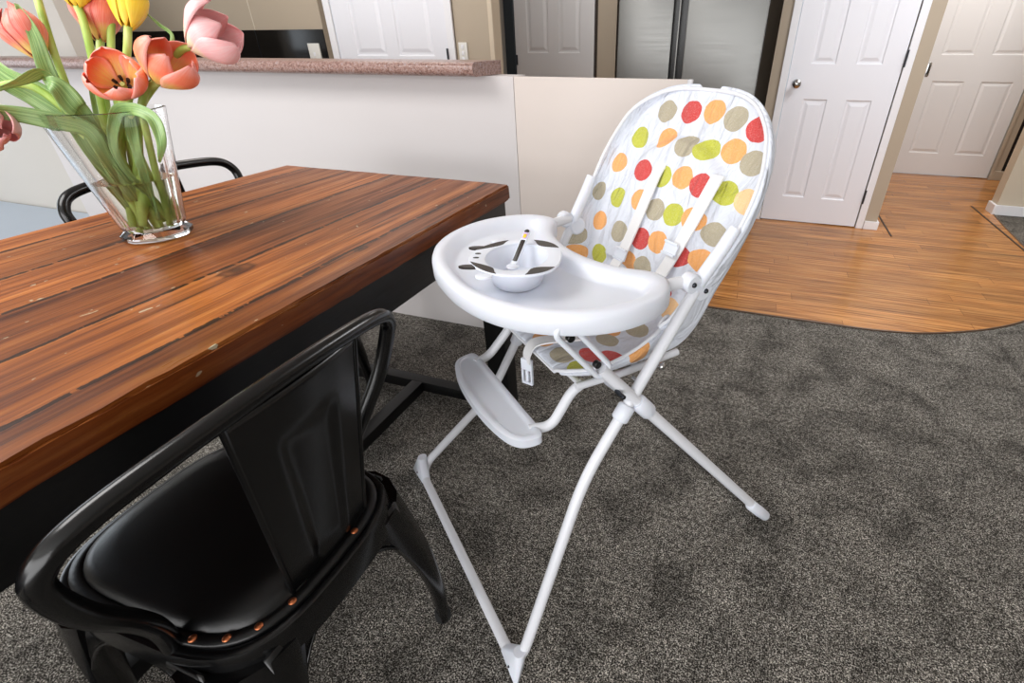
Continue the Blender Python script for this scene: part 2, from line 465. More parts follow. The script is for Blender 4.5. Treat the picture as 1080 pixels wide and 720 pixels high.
bm = bmesh.new(); box(bm, 2.33, 3.2, 6.17, 6.28, 0, ZC); S('wall_hall_dark', bm, mat('unlit_dark', (34, 28, 24), .8))  # dark slab standing in for the unlit opening beside the hall door
bm = bmesh.new(); box(bm, 1.895, XR, 4.80, 4.92, 0, ZC); S('wall_lounge', bm, M['wall_tan'])
bm = bmesh.new(); box(bm, 1.895, XR, 4.782, 4.80, 0.002, .078, .004); box(bm, 1.877, 1.895, 4.782, 4.925, 0.002, .078, .004); S('baseboard_right', bm, M['trim'])
bm = bmesh.new(); box(bm, 2.27, 2.42, 6.10, 6.12, .004, .09, .004); S('baseboard_hall', bm, M['wall_beige'])
bm = bmesh.new(); box(bm, .862, .950, YW - .018, YW, .004, .062, .004); box(bm, .942, .957, YW - .018, 6.1, .004, .062, .004); S('baseboard_far', bm, M['trim'])
bm = bmesh.new(); box(bm, -.1, .09, YW - .016, YW, .004, .07, .004); S('baseboard_nib', bm, M['trim'])

def panel_door(name, x0, x1, y, z0, z1, panels, m, lever=None):
    """moulded door leaf facing -y; each panel (x0,x1,z0,z1) sunk with a raised field"""
    bm = bmesh.new()
    xs = sorted({x0, x1} | {p[0] for p in panels} | {p[1] for p in panels}); zs = sorted({z0, z1} | {p[2] for p in panels} | {p[3] for p in panels})
    def quad(a, b, c_, d): bm.faces.new([bm.verts.new(q) for q in (a, b, c_, d)])
    for i in range(len(xs) - 1):
        for j in range(len(zs) - 1):
            xa, xb, za, zb = xs[i], xs[i + 1], zs[j], zs[j + 1]
            mx, mz = (xa + xb) / 2, (za + zb) / 2
            if any(p[0] < mx < p[1] and p[2] < mz < p[3] for p in panels): continue
            quad((xa, y, za), (xb, y, za), (xb, y, zb), (xa, y, zb))
    for (a, b, c_, d) in panels:
        lv = [(0, 0), (.007, .006), (.018, .0065), (.036, .0015), (.038, .001)]
        prev = None
        for e, dep in lv:
            ring = [(a + e, y + dep, c_ + e), (b - e, y + dep, c_ + e), (b - e, y + dep, d - e), (a + e, y + dep, d - e)]
            if prev:
                for k in range(4): quad(prev[k], prev[(k + 1) % 4], ring[(k + 1) % 4], ring[k])
            prev = ring
        quad(*prev)
    # edges and back
    t_ = .038
    for (p, q) in (((x0, z0), (x1, z0)), ((x1, z0), (x1, z1)), ((x1, z1), (x0, z1)), ((x0, z1), (x0, z0))):
        quad((p[0], y, p[1]), (q[0], y, q[1]), (q[0], y + t_, q[1]), (p[0], y + t_, p[1]))
    quad((x0, y + t_, z0), (x1, y + t_, z0), (x1, y + t_, z1), (x0, y + t_, z1))
    bmesh.ops.remove_doubles(bm, verts=bm.verts, dist=1e-5)
    return S(name, bm, m)

def casing(name, x0, x1, y, w, ztop, m, parent=None):
    bm = bmesh.new()
    box(bm, x0 - w, x0, y - .016, y, .004, ztop + w, .004); box(bm, x1, x1 + w, y - .016, y, .004, ztop + w, .004); box(bm, x0, x1, y - .016, y, ztop, ztop + w, .004)
    return S(name, bm, m)
def hinge(x, y, z, h=.09, parent=None):
    bm = bmesh.new(); cyl(bm, (x, y, z), (x, y, z + h), .006, 10); return mk('hinge', bm, M['dark_metal'], parent)

# pantry door right of the fridge
P1 = [(.268, .420, .193, .850), (.536, .690, .193, .850), (.268, .420, 1.058, 1.60), (.536, .690, 1.058, 1.60), (.268, .420, 1.70, 1.93), (.536, .690, 1.70, 1.93)]
d1 = panel_door('door_1', .147, .805, YW - .004, .012, 2.02, P1, M['door'])
casing('trim_4', .142, .812, YW, .047, 2.03, M['trim'])
for z_ in (.185, 1.045): hinge(.811, YW - .022, z_, .095, d1)
bm = bmesh.new(); lathe(bm, [(0, 0), (.027, 0), (.027, .006), (.012, .012), (.010, .03), (.020, .036), (.027, .048), (.025, .058), (.012, .066), (0, .067)], 28, frame_mat((.205, YW - .004, .942), (0, -1, 0)))
mk('knob', bm, M['chrome'], d1, label='round brushed door knob')
# hallway sliding door
P2 = [(1.50, 1.76, .215, .855), (1.895, 2.145, .215, .855), (1.50, 1.76, 1.07, 1.62), (1.895, 2.145, 1.07, 1.62)]
d2 = panel_door('door_2', 1.40, 2.243, 6.14, .012, 2.02, P2, M['door_dim'])
bm = bmesh.new()
b2 = bmesh.new(); prism(b2, [(math.cos(a) * .016 + 0, math.sin(a) * .016 + (.045 if math.sin(a) > 0 else -.045)) for a in [2 * PI * k / 24 for k in range(24)]], 0, .004, .001)
merge(bm, b2, Matrix(((1, 0, 0, 1.436), (0, 0, -1, 6.14), (0, 1, 0, .95), (0, 0, 0, 1)))); pull = mk('pull', bm, M['chrome'], d2, label='recessed flush pull')
bm = bmesh.new(); box(bm, 1.429, 1.443, 6.133, 6.136, .91, .99, .001); mk('recess', bm, M['black'], pull)
bm = bmesh.new(); box(bm, 2.245, 2.27, 6.10, 6.12, .004, 2.05, .003); S('trim_5', bm, M['wall_beige'])
# middle door
P3 = [(-1.775, -1.600, 1.115, 1.65), (-1.520, -1.345, 1.115, 1.65), (-1.775, -1.600, .22, .95), (-1.520, -1.345, .22, .95)]
d3 = panel_door('door_3', -1.872, -1.238, YW + .02, .012, 2.02, P3, M['door_dim'])
hinge(-1.862, YW + .012, 1.032, .07, d3)
bm = bmesh.new(); box(bm, -1.955, -1.878, YW + .01, YW + .05, .004, 2.03, .003); S('trim_6', bm, mat('dark_jamb', (42, 50, 56), .4))
bm = bmesh.new(); box(bm, -1.234, -1.205, YW + .03, YW + .06, .004, 2.03); S('trim_7', bm, mat('gap_shade', (48, 34, 22), .6))  # dark strip painted in for the shaded gap beside the middle door
# left kitchen wall (plane y = 2.95) with the white door
YK = 2.95
bm = bmesh.new()
box(bm, XL, -2.655, YK, YK + .1, 0, ZC); box(bm, -2.655, -1.725, YK, YK + .1, 2.03, ZC); box(bm, -1.722, -1.49, YK, YK + .1, 0, ZC)
S('wall_kitchen', bm, M['wall_beige'])
bm = bmesh.new(); box(bm, -1.507, -1.478, YK - .004, YK + .1, 0, ZC, .008); S('trim_8', bm, mat('corner_bead', (205, 190, 168), .6))
P4 = [(-2.43, -2.205, 1.120, 1.66), (-2.12, -1.875, 1.120, 1.66), (-2.43, -2.205, .2, .95), (-2.12, -1.875, .2, .95)]
d4 = panel_door('door_4', -2.558, -1.776, YK - .004, .012, 2.02, P4, M['door'])
casing('trim_9', -2.562, -1.772, YK, .045, 2.03, M['trim'])
hinge(-1.774, YK - .022, 1.085, .075, d4)

# half wall between kitchen and dining
YH = 1.85
bm = bmesh.new(); box(bm, -3.70, -.862, YH, YH + .11, 0, 1.088); S('wall_half', bm, M['half_wall'])
bm = bmesh.new(); box(bm, XL, -3.705, 2.15, 2.26, 0, 1.5); S('wall_alcove', bm, M['wall'])
bm = bmesh.new(); box(bm, -3.78, -3.705, 1.87, 2.15, 0, 1.085); S('wall_alcove_side', bm, M['half_wall'])

# ------------------------------------------------------------------ kitchen things
# granite bar top with rounded nose
bm = bmesh.new()
prof = [(1.97, 1.0895), (1.765, 1.0895), (1.752, 1.094), (1.745, 1.104), (1.745, 1.120), (1.752, 1.131), (1.765, 1.1355), (1.97, 1.1355)]
for xa in (-3.95, -.962):
    pass
L0 = [bm.verts.new((-3.95, a, b)) for a, b in prof]; L1 = [bm.verts.new((-.966 if i in (1, 2, 3, 4, 5, 6) else -.966, a, b)) for i, (a, b) in enumerate(prof)]
n = len(prof)
for i in range(n): bm.faces.new((L0[i], L0[(i + 1) % n], L1[(i + 1) % n], L1[i]))
bm.faces.new(L0); bm.faces.new(L1[::-1])
tag(mk('bar_top', bm, M['granite'], angle=60), 'mottled brown granite bar top with rounded edge on the pale half wall', 'countertop')
# white cabinet end panel continuing the half wall
cab = empty('kitchen_cabinet', (-.5, YH, 0), 'low kitchen cabinet with cream back panel right of the granite bar top', 'cabinet')
bm = bmesh.new(); box(bm, -.860, -.238, YH, YH + .016, .002, 1.088, .001); mk('back_panel', bm, M['melamine'], cab, False)
bm = bmesh.new(); box(bm, -.238, -.222, YH, YH + .022, .002, 1.088, .003); mk('end_panel', bm, M['trim'], cab, False, label='white edged end panel')
bm = bmesh.new(); box(bm, -.860, -.33, YH + .016, YH + .58, .10, .90); mk('body', bm, M['melamine'], cab, False)
bm = bmesh.new(); box(bm, -.860, -.335, YH + .016, YH + .60, .90, .935, .006); mk('worktop', bm, M['steel2'], cab, label='metal grey worktop')
bm = bmesh.new(); box(bm, -.60, -.28, YH + .03, YH + .10, .935, 1.105, .006)
kn = None
bm.free()
# fridge
fr_ = empty('refrigerator', (-.49, 3.6, .004), 'stainless steel two door refrigerator standing in the alcove', 'refrigerator')
bm = bmesh.new(); box(bm, -.925, -.052, 3.67, 4.35, .02, 1.76, .01); mk('body', bm, M['dark_metal'], fr_)
bm = bmesh.new(); box(bm, -.931, -.590, 3.60, 3.665, .06, 1.76, .008); mk('door', bm, M['steel'], fr_)
bm = bmesh.new(); box(bm, -.506, -.046, 3.60, 3.665, .06, 1.76, .008); mk('door', bm, M['steel'], fr_)
bm = bmesh.new(); box(bm, -.589, -.507, 3.645, 3.665, .06, 1.76); mk('handle_recess', bm, M['black'], fr_, label='black handle recess between the doors')
for xa in (-.552,):
    bm = bmesh.new(); box(bm, xa - .004, xa + .004, 3.60, 3.645, .06, 1.76, .002); mk('handle', bm, M['steel'], fr_)
bm = bmesh.new(); box(bm, -.92, -.06, 3.68, 3.72, .004, .06); mk('plinth', bm, M['black'], fr_)

# splashback behind the hob
sp = empty('splashback', (-4, YK, .9), 'glossy black splashback along the beige kitchen wall', 'splashback')
bm = bmesh.new(); box(bm, -5.02, -2.656, YK - .008, YK - .0005, .9, 1.262, .001); mk('glass_panel', bm, M['splash'], sp, False)
bm = bmesh.new(); box(bm, -5.52, -5.09, YK - .02, YK - .0005, .9, 1.262, .002); mk('grey_panel', bm, mat('grey_glass', (46, 45, 42), .25), sp, False, label='dark grey panel section')
bm = bmesh.new(); box(bm, -5.085, -5.06, YK - .03, YK - .0005, .9, 1.262, .004); mk('chrome_strip', bm, M['chrome'], sp, label='bright chrome strip')
bm = bmesh.new(); box(bm, -3.208, -3.203, YK - .010, YK - .0005, .9, 1.262); mk('joint', bm, M['dark_metal'], sp, False)
bm = bmesh.new(); box(bm, -3.209, -3.204, YK - .003, YK + .01, 1.263, ZC); tag(mk('trim_10', bm, mat('grout', (205, 196, 180), .7), None, False), kind='structure')
def outlet(x0, x1, y, z0, z1, label, n):
    o = empty('power_outlet', ((x0 + x1) / 2, y, z0), label, 'power outlet')
    bm = bmesh.new(); box(bm, x0, x1, y - .010, y, z0, z1, .003); mk('plate', bm, M['switch'], o)
    for k in range(n):
        zc = z0 + (z1 - z0) * (k + .7) / (n + .4)
        bm = bmesh.new(); box(bm, (x0 + x1) / 2 - .008, (x0 + x1) / 2 + .008, y - .014, y - .009, zc - .010, zc + .010, .002); mk('switch', bm, M['trim'], o)
    return o
outlet(-2.792, -2.703, YK - .008, 1.068, 1.187, 'white socket plate on the black splashback', 1)
outlet(-1.705, -1.650, YK, 1.085, 1.190, 'white switch plate on the beige wall right of the white kitchen door', 3)
bm = bmesh.new(); box(bm, -5.02, -4.90, YK - .05, YK - .01, 1.215, 1.248, .004)
tag(mk('switch_plate', bm, mat('grey_plastic', (120, 124, 128), .4)), 'small grey plate on the splashback beside the chrome strip', 'switch plate')
# kitchen bench beyond the half wall
kb = empty('kitchen_bench', (-4, 2.7, 0), 'grey kitchen bench under the black splashback', 'bench')
bm = bmesh.new(); box(bm, -5.6, -2.70, 2.50, 2.935, .86, .90, .004); mk('worktop', bm, mat('bench_grey', (110, 108, 104), .4), kb)
bm = bmesh.new(); box(bm, -5.58, -2.72, 2.54, 2.935, .002, .86); mk('body', bm, M['melamine'], kb, False)

# pale bluish low slab on the floor, seen past the corner of the table
ws = empty('low_slab', (-5.0, 1.2, 0), 'pale blue grey low slab beside the wall beyond the far table edge', 'bench')
bm = bmesh.new(); box(bm, -5.9, -3.95, .2, 2.14, .10, .18, .02); mk('seat', bm, paint('slab_pale_blue', (206, 216, 228), .8), ws)
bm = bmesh.new(); box(bm, -5.88, -3.97, .22, 2.12, .002, .10); mk('base', bm, paint('slab_base', (190, 190, 190), .6), ws, False)

# ------------------------------------------------------------------ dining table
TT = .83
tb = empty('dining_table', (-1.1, .5, 0), 'rustic reclaimed wood dining table with black frame under the vase of tulips', 'table')
TX0, TX1, TY0, TY1 = -1.530, -.674, -.62, 1.380
bm = bmesh.new(); random.seed(3)
nx, ny = 4, 70
def edge_jit(): return random.uniform(-.0022, .0022)
box(bm, TX0, TX1, TY0, TY1, TT - .046, TT, 0)
bmesh.ops.subdivide_edges(bm, edges=[e for e in bm.edges if abs(e.verts[0].co.y - e.verts[1].co.y) > .5], cuts=70)
bmesh.ops.subdivide_edges(bm, edges=[e for e in bm.edges if abs(e.verts[0].co.x - e.verts[1].co.x) > .3], cuts=20)
bmesh.ops.bevel(bm, geom=[e for e in bm.edges if e.is_manifold and e.calc_face_angle(0) > 1], offset=.005, segments=2, affect='EDGES')
for v in bm.verts:
    if abs(v.co.x - TX1) < .008: v.co.x += random.uniform(-.0016, .0012); v.co.z += random.uniform(-.0012, .0006)
    if abs(v.co.y - TY1) < .008: v.co.y += random.uniform(-.002, .001)
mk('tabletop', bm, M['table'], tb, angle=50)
bm = bmesh.new()
AX0, AX1, AY0, AY1 = TX0 + .012, TX1 - .012, TY0 + .012, TY1 - .014
for a in ((AX1 - .035, AX1, AY0, AY1), (AX0, AX0 + .035, AY0, AY1), (AX0 + .035, AX1 - .035, AY1 - .035, AY1), (AX0 + .035, AX1 - .035, AY0, AY0 + .035)):
    box(bm, *a, TT - .138, TT - .0465, .003)
mk('apron', bm, M['black_wood'], tb)
for (lx, ly) in ((AX1 - .076, AY1 - .078), (AX0 + .002, AY1 - .078), (AX1 - .076, AY0 + .002), (AX0 + .002, AY0 + .002)):
    bm = bmesh.new(); box(bm, lx, lx + .074, ly, ly + .074, .001, TT - .138, .004); mk('leg', bm, M['black_wood'], tb)
bm = bmesh.new()
box(bm, AX0 + .076, AX1 - .076, AY1 - .082, AY1 - .038, .028, .072, .003)
box(bm, AX0 + .076, AX1 - .076, AY0 + .02, AY0 + .064, .028, .072, .003)
box(bm, -1.102, -1.055, AY0 + .064, AY1 - .082, .028, .072, .003)
mk('stretcher', bm, M['black_wood'], tb)

# ------------------------------------------------------------------ metal cafe chairs
def cafe_chair(label, loc, rz, grp, tall=1.0):
    """origin on the floor under the seat centre; the chair faces +y in its own frame; width along x"""
    root = empty('cafe_chair', loc, label, 'chair', None, rz)
    ms, sh = M['black_metal'], .475
    def rr(cx, cy, hw, hd, n=.38, seg=40):
        out = []
        for k in range(seg):
            a = 2 * PI * k / seg; c_, s_ = math.cos(a), math.sin(a)
            out.append((cx + hw * abs(c_) ** n * (1 if c_ > 0 else -1), cy + hd * abs(s_) ** n * (1 if s_ > 0 else -1)))
        return out
    # seat pan: wider in front, rounded, with a deep lip
    def seat_outline(k, e=0):
        pts = []
        for (x_, y_) in rr(0, 0, .194 - e, .218 - e, .52, 56):
            w = 1 + .015 * (y_ / .19); yy = y_ - (.012 * (1 - (x_ / .195) ** 2) if y_ < 0 else -.008 * (1 - (x_ / .195) ** 2))
            pts.append((x_ * w, yy))
        return pts
    bm = bmesh.new(); rings = []
    for e, z_ in ((-.004, sh - .055), (-.003, sh - .012), (0, sh - .003), (.006, sh), (.016, sh - .002), (.03, sh - .004)):
        rings.append([bm.verts.new((x_, y_, z_)) for x_, y_ in seat_outline(0, e)])
    for a, b in zip(rings, rings[1:]):
        for k in range(56): bm.faces.new((a[k], a[(k + 1) % 56], b[(k + 1) % 56], b[k]))
    bm.faces.new(rings[-1])
    seat = mkl('seat', bm, ms, root)
    # leather pad
    bm = bmesh.new(); rings = []
    for e, z_ in ((.014, sh - .002), (.012, sh + .004), (.014, sh + .008), (.026, sh + .0095), (.029, sh + .0080), (.034, sh + .018), (.046, sh + .025), (.075, sh + .029), (.12, sh + .031), (.17, sh + .032)):
        rings.append([bm.verts.new((x_, y_, z_)) for x_, y_ in seat_outline(0, e)])
    for a, b in zip(rings, rings[1:]):
        for k in range(56): bm.faces.new((a[k], a[(k + 1) % 56], b[(k + 1) % 56], b[k]))
    bm.faces.new(rings[-1]); bm.faces.new(rings[0][::-1])
    pad = mkl('seat_pad', bm, M['leather'], root, label='black leather seat pad', angle=70)
    ol = seat_outline(0, .029)
    for k in range(56):
        pass
    ol = seat_outline(0, .0205); riv = [V((*ol[k], sh + .0095)) for k in (31, 34, 37, 40, 43)]
    for p in riv:
        bm = bmesh.new(); ball(bm, p, .0062, (1, 1, .45), 14); mkl('rivet', bm, M['copper'], pad, label='copper rivet')
    # hoop back
    top = sh + .375
    hl = [(.184, -.080, sh - .03), (.190, -.100, sh + .05), (.210, -.132, sh + .125), (.242, -.160, sh + .205), (.258, -.180, sh + .275), (.254, -.192, sh + .312), (.220, -.203, sh + .336), (.140, -.208, sh + .346)]
    hl = [(a, b, sh + (c_ - sh) * (tall if c_ > sh else 1)) for a, b, c_ in hl]
    hp = [(-a + .006, b, c_) for a, b, c_ in hl] + [(.006, -.210, sh + .350 * tall)] + [(a + .006, b, c_) for a, b, c_ in hl[::-1]]
    bm = bmesh.new(); tube(bm, smooth_path(hp, 8), lambda t_: .0135, 16, up=V((0, 1, 0))); mkl('back_hoop', bm, ms, root)
    # splat with pressed panel
    bm = bmesh.new(); W0, W1 = .113, .078
    def sp_(u, v, d=0):  # u -1..1, v 0..1
        w = W1 + (W0 - W1) * v
        y_ = -.192 + (-.214 + .192) * v; z_ = sh - .030 + (.370 + .35 * (tall - 1)) * v
        nv = V((0, -.99, -.06))
        return V((u * w + .012 + .032 * v, y_, z_)) + nv * (d + .006 * (1 - u * u))
    N, K = 24, 30; grid = []
    for j in range(K + 1):
        row_ = []
        for i in range(N + 1):
            u = -1 + 2 * i / N; v = j / K
            hw_ = .50 + .02 * v
            ins = abs(u) < hw_ - .10 * (1 - v) and .14 < v < .82
            ed = min((hw_ - .10 * (1 - v)) - abs(u), (v - .14) * 3, (.82 - v) * 3)
            d = -.005 * max(0, min(1, ed / .10)) if ins else 0
            row_.append(bm.verts.new(sp_(u, v, d)))
        grid.append(row_)
    for j in range(K):
        for i in range(N): bm.faces.new((grid[j][i], grid[j][i + 1], grid[j + 1][i + 1], grid[j + 1][i]))
    s_ = mkl('splat', bm, ms, root)
    md = s_.modifiers.new('thick', 'SOLIDIFY'); md.thickness = .004; md.offset = 0
    for sx in (-1, 1):
        bm = bmesh.new(); tube(bm, [sp_(sx, v / 10) for v in range(11)], .0045, 8); mkl('splat_edge', bm, ms, s_)
    # legs: pressed sheet, wide at the top, splayed
    def leg(sx, sy):
        bm = bmesh.new(); rings = []
        topc = V((sx * .158, sy * .172, sh - .03)); foot = V((sx * .196, sy * .226, .0))
        out = V((sx, sy, 0)).normalized(); side = V((-sy * sx * sx, sx * sy * sy, 0)); side = V((out.y, -out.x, 0))
        K = 14
        for j in range(K + 1):
            v = j / K
            c_ = topc.lerp(foot, v) + out * (.018 * math.sin(PI * v) - .02 * max(0, v - .8))
            w = .062 * (1 - v) ** 1.8 + .022 + .004 * math.sin(v * PI)
            d = .020 * (1 - v) + .012
            ring = []
            for k in range(12):
                a = 2 * PI * k / 12
                ring.append(bm.verts.new(c_ + side * math.cos(a) * w + out * (math.sin(a) * d - .22 * w * abs(math.cos(a)) ** 2 * (1 - v)) + V((0, 0, .012 if j == K else 0))))
            rings.append(ring)
        for a, b in zip(rings, rings[1:]):
            for k in range(12): bm.faces.new((a[k], a[(k + 1) % 12], b[(k + 1) % 12], b[k]))
        bm.faces.new(rings[0]); bm.faces.new(rings[-1][::-1])
        l_ = mkl('leg', bm, ms, root)
        bm = bmesh.new(); f_ = foot + out * -.004
        lathe(bm, [(0, 0.001), (.016, .001), (.019, .006), (.0185, .03), (.014, .036), (0, .036)], 16, Matrix.Translation(f_)); mkl('foot_cap', bm, M['rubber'], l_, label='black rubber foot')
    for sx in (-1, 1):
        for sy in (-1, 1): leg(sx, sy)
    # arched aprons
    def apron(p, q, out):
        bm = bmesh.new(); N = 20; lo, hi = [], []
        for i in range(N + 1):
            u = i / N; c_ = p.lerp(q, u); arch = .030 + .115 * abs(2 * u - 1) ** 2.6
            hi.append(bm.verts.new(c_ + V((0, 0, sh - .02)))); lo.append(bm.verts.new(c_ + out * .10 * (arch - .03) * 1.6 + V((0, 0, sh - .02 - arch))))
        for i in range(N): bm.faces.new((hi[i], hi[i + 1], lo[i + 1], lo[i]))
        o = mkl('apron', bm, ms, root); md = o.modifiers.new('thick', 'SOLIDIFY'); md.thickness = .005; md.offset = 0
        bm = bmesh.new(); tube(bm, [v_ for v_ in [p.lerp(q, i / N) + out * .10 * (.115 * abs(2 * i / N - 1) ** 2.6) * 1.6 + V((0, 0, sh - .02 - .030 - .115 * abs(2 * i / N - 1) ** 2.6)) for i in range(N + 1)]], .004, 8)
        mkl('apron_rim', bm, ms, o)
    hw_ = .192
    hw_ = .150; apron(V((-hw_, -.214, 0)), V((hw_, -.214, 0)), V((0, -1, 0))); apron(V((-hw_, .212, 0)), V((hw_, .212, 0)), V((0, 1, 0)))
    apron(V((-.192, -hw_, 0)), V((-.192, hw_, 0)), V((-1, 0, 0))); apron(V((.192, -hw_, 0)), V((.192, hw_, 0)), V((1, 0, 0)))
    # cross brace under the seat
    bm = bmesh.new(); tube(bm, [(-.15, -.15, sh - .06), (.15, .15, sh - .06)], .006, 8); tube(bm, [(.15, -.15, sh - .06), (-.15, .15, sh - .06)], .006, 8); mkl('brace', bm, ms, root)
    return root
CHN = (-.742, .350, 0)
c1 = cafe_chair('black metal chair with leather pad, back to the camera, beside the table front', CHN, PI / 2, None)
c2 = cafe_chair('black metal chair behind the vase on the far side of the table', (-1.50, 1.052, 0), -PI / 2, None, 1.12)

# ------------------------------------------------------------------ high chair
HU = V((-.773, .634, 0)).normalized(); HW = V((.634, .773, 0)).normalized(); HM = V((-.570, .709, 0))
def hc(s, t_, z_): return HM + HU * s + HW * t_ + V((0, 0, z_))
hch = empty('high_chair', HM + HW * .4, 'white folding high chair with spotted cushion and tray beside the table corner', 'high chair')
wm, wp = M['white_metal'], M['white_plastic']
RT = .0122
BND = (.278, .218, .418); HUB = (.240, .508, .765)
fp = round_path([hc(-HUB[0], HUB[1], HUB[2]), hc(-BND[0], BND[1], BND[2]), hc(-.352, .002, .016), hc(.352, .002, .016), hc(.266, .238, .285), hc(HUB[0], HUB[1], HUB[2])], .07, 8)
bm = bmesh.new(); tube(bm, fp, RT, 18); mk('front_frame', bm, wm, hch)
RTOP = (.250, .272, .662)
rp = round_path([hc(-RTOP[0], RTOP[1], RTOP[2]), hc(-.357, .800, .016), hc(.357, .800, .016), hc(*RTOP)], .05, 8)
bm = bmesh.new(); tube(bm, rp, RT, 18); mk('rear_frame', bm, wm, hch)
# corner foot caps
for sg in (-1, 1):
    bm = bmesh.new(); hv = []
    for c_, d_, r_ in ((hc(sg * .3455, .014, .070), V((0, 0, 1)), .0140), (hc(sg * .347, .007, .035), V((0, 0, 1)), .0148), (hc(sg * .296, .002, .016), HU, .0138), (hc(sg * .330, .002, .016), HU, .0148)):
        mm = frame_mat(c_, d_)
        for k in range(14): hv.append(bm.verts.new(mm @ V((r_ * math.cos(2 * PI * k / 14), r_ * math.sin(2 * PI * k / 14), 0))))
    for q in ((.378, -.016, .003), (.378, -.016, .008), (.374, -.008, .003)): hv.append(bm.verts.new(hc(sg * q[0], q[1], q[2])))
    bmesh.ops.convex_hull(bm, input=hv)
    for v in [v for v in bm.verts if not v.link_faces]: bm.verts.remove(v)
    fc = mk('foot_cap', bm, wp, hch, angle=30)
    bm = bmesh.new(); ball(bm, hc(sg * .338, -.012, .022), .003); mk('screw', bm, M['dark_metal'], fc)
    bm = bmesh.new(); p0, p1 = hc(sg * .346, .728, .098), hc(sg * .3575, .806, .010)
    d_ = (p1 - p0).normalized(); tube(bm, [p0, p0 + d_ * .004, p0.lerp(p1, .5), p1 - d_ * .012, p1], lambda u: (.0128, .0155, .016, .0145, .008)[round(u * 4)], 16)
    mk('rear_foot_cap', bm, wp, hch)
    # collars
    def along(a, b, f): return hc(*(a[i] + (b[i] - a[i]) * f for i in range(3)))
    A_ = (sg * BND[0], BND[1], BND[2]); B_ = (sg * HUB[0], HUB[1], HUB[2])
    if sg > 0: A_ = (.266, .238, .285)
    def ring(f0, f1, r_, a, b):
        bm = bmesh.new(); p, q = along(a, b, f0), along(a, b, f1); L = (q - p).length
        lathe(bm, [(RT, 0), (r_ - .003, 0), (r_, .004), (r_, L - .004), (r_ - .003, L), (RT, L)], 20, frame_mat(p, q - p)); return mk('collar', bm, wp, hch)
    ring(.32, .40, .0185, A_, B_)
    ring(.155, .215, .0185, (sg * .250, .272, .662), (sg * .357, .800, .016))
    # pivot bolt where the legs cross
    bm = bmesh.new(); cyl(bm, hc(sg * .262, .302, .606), hc(sg * .2905, .302, .606), .0045); mk('pivot_bolt', bm, M['dark_metal'], hch)
    # hub
    hb = V(hc(sg * HUB[0], HUB[1], HUB[2] + .012))
    bm = bmesh.new(); ax = HU * sg
    cyl(bm, hb - ax * .014 + HW * .014 - V((0, 0, .012)), hb + ax * .012 + HW * .014 - V((0, 0, .012)), .0245, 28, .004)
    cyl(bm, hb - ax * .012 - HW * .020 + V((0, 0, .010)), hb + ax * .016 - HW * .020 + V((0, 0, .010)), .0205, 28, .004)
    box(bm, 0, 0, 0, 0, 0, 0) if False else None
    hubo = mk('hub', bm, wp, hch)
    for q in (hb + ax * .012 + HW * .018 - V((0, 0, .014)), hb + ax * .016 - HW * .022 + V((0, 0, .010))):
        bm = bmesh.new(); ball(bm, q, .0055, (1, 1, 1)); mk('screw', bm, M['dark_metal'], hubo)
    # tray arm
    bm = bmesh.new(); tube(bm, round_path([hc(sg * .222, .418, .784), hc(sg * .230, .455, .787), hc(sg * .238, .497, .788)], .03, 5), .0128, 16); mk('tray_arm', bm, wm, hch)
    # backrest side socket rising from the hub
    bm = bmesh.new(); tube(bm, [hb + HW * .004, hc(sg * .250, .560, .850), hc(sg * .254, .580, .885)], lambda u: .015 - .002 * u, 16); mk('back_socket', bm, wp, hch)

# cushion --------------------------------------------------------------
prof = [(.243, .590), (.244, .598), (.262, .604), (.300, .606), (.36, .603), (.43, .600), (.485, .602), (.522, .616), (.545, .650), (.560, .690), (.574, .735), (.587, .775), (.607, .825), (.628, .875), (.649, .925), (.670, .975), (.690, 1.025), (.703, 1.056), (.712, 1.078), (.718, 1.093), (.721, 1.101), (.722, 1.104)]
wid = [.120, .130, .160, .188, .196, .200, .206, .215, .226, .234, .240, .247, .253, .256, .254, .243, .220, .190, .157, .120, .080, .030]
lift = [0, 0, .004, .010, .022, .050, .085, .110, .112, .100, .085, .062, .046, .038, .034, .03, .027, .022, .014, .008, .004, .001, 0]
pp = smooth_path([(a, b, 0) for a, b in prof], 5); ww = smooth_path([(a, 0, 0) for a in wid], 5); ll = smooth_path([(a, 0, 0) for a in lift], 5)
arc = [0.]
for i in range(1, len(pp)): arc.append(arc[-1] + (pp[i] - pp[i - 1]).length)
NU = 44
def cushion_pt(i, u, off=0.):
    P = pp[i]; T = (pp[min(i + 1, len(pp) - 1)] - pp[max(i - 1, 0)]).normalized()
    Nn = V((-T.y, T.x, 0))       # towards the sitter
    w = ww[i].x; L = ll[i].x; au = abs(u)
    if au < .74: s = w * au / .80; h = L * .06 * (au / .74) ** 2
    else:
        a = (au - .74) / .26 * PI / 2
        s = w * (.925 + .075 * math.sin(a)); h = L * (.06 + .94 * (1 - math.cos(a)))
    s = s * (1 if u > 0 else -1)
    q = P + Nn * (h + off)
    return hc(s, q.x, q.y), s
def head_insert(s, z_):
    # raised inner pad on the backrest: rounded arch
    d = math.hypot(s / .118, max(0, z_ - .900) / .105) if z_ > .90 else abs(s) / .118
    return max(0., min(1., (1.0 - d) / .07))
bm = bmesh.new(); uvl = bm.loops.layers.uv.new('UVMap'); grid = []; uvs = {}
random.seed(5)
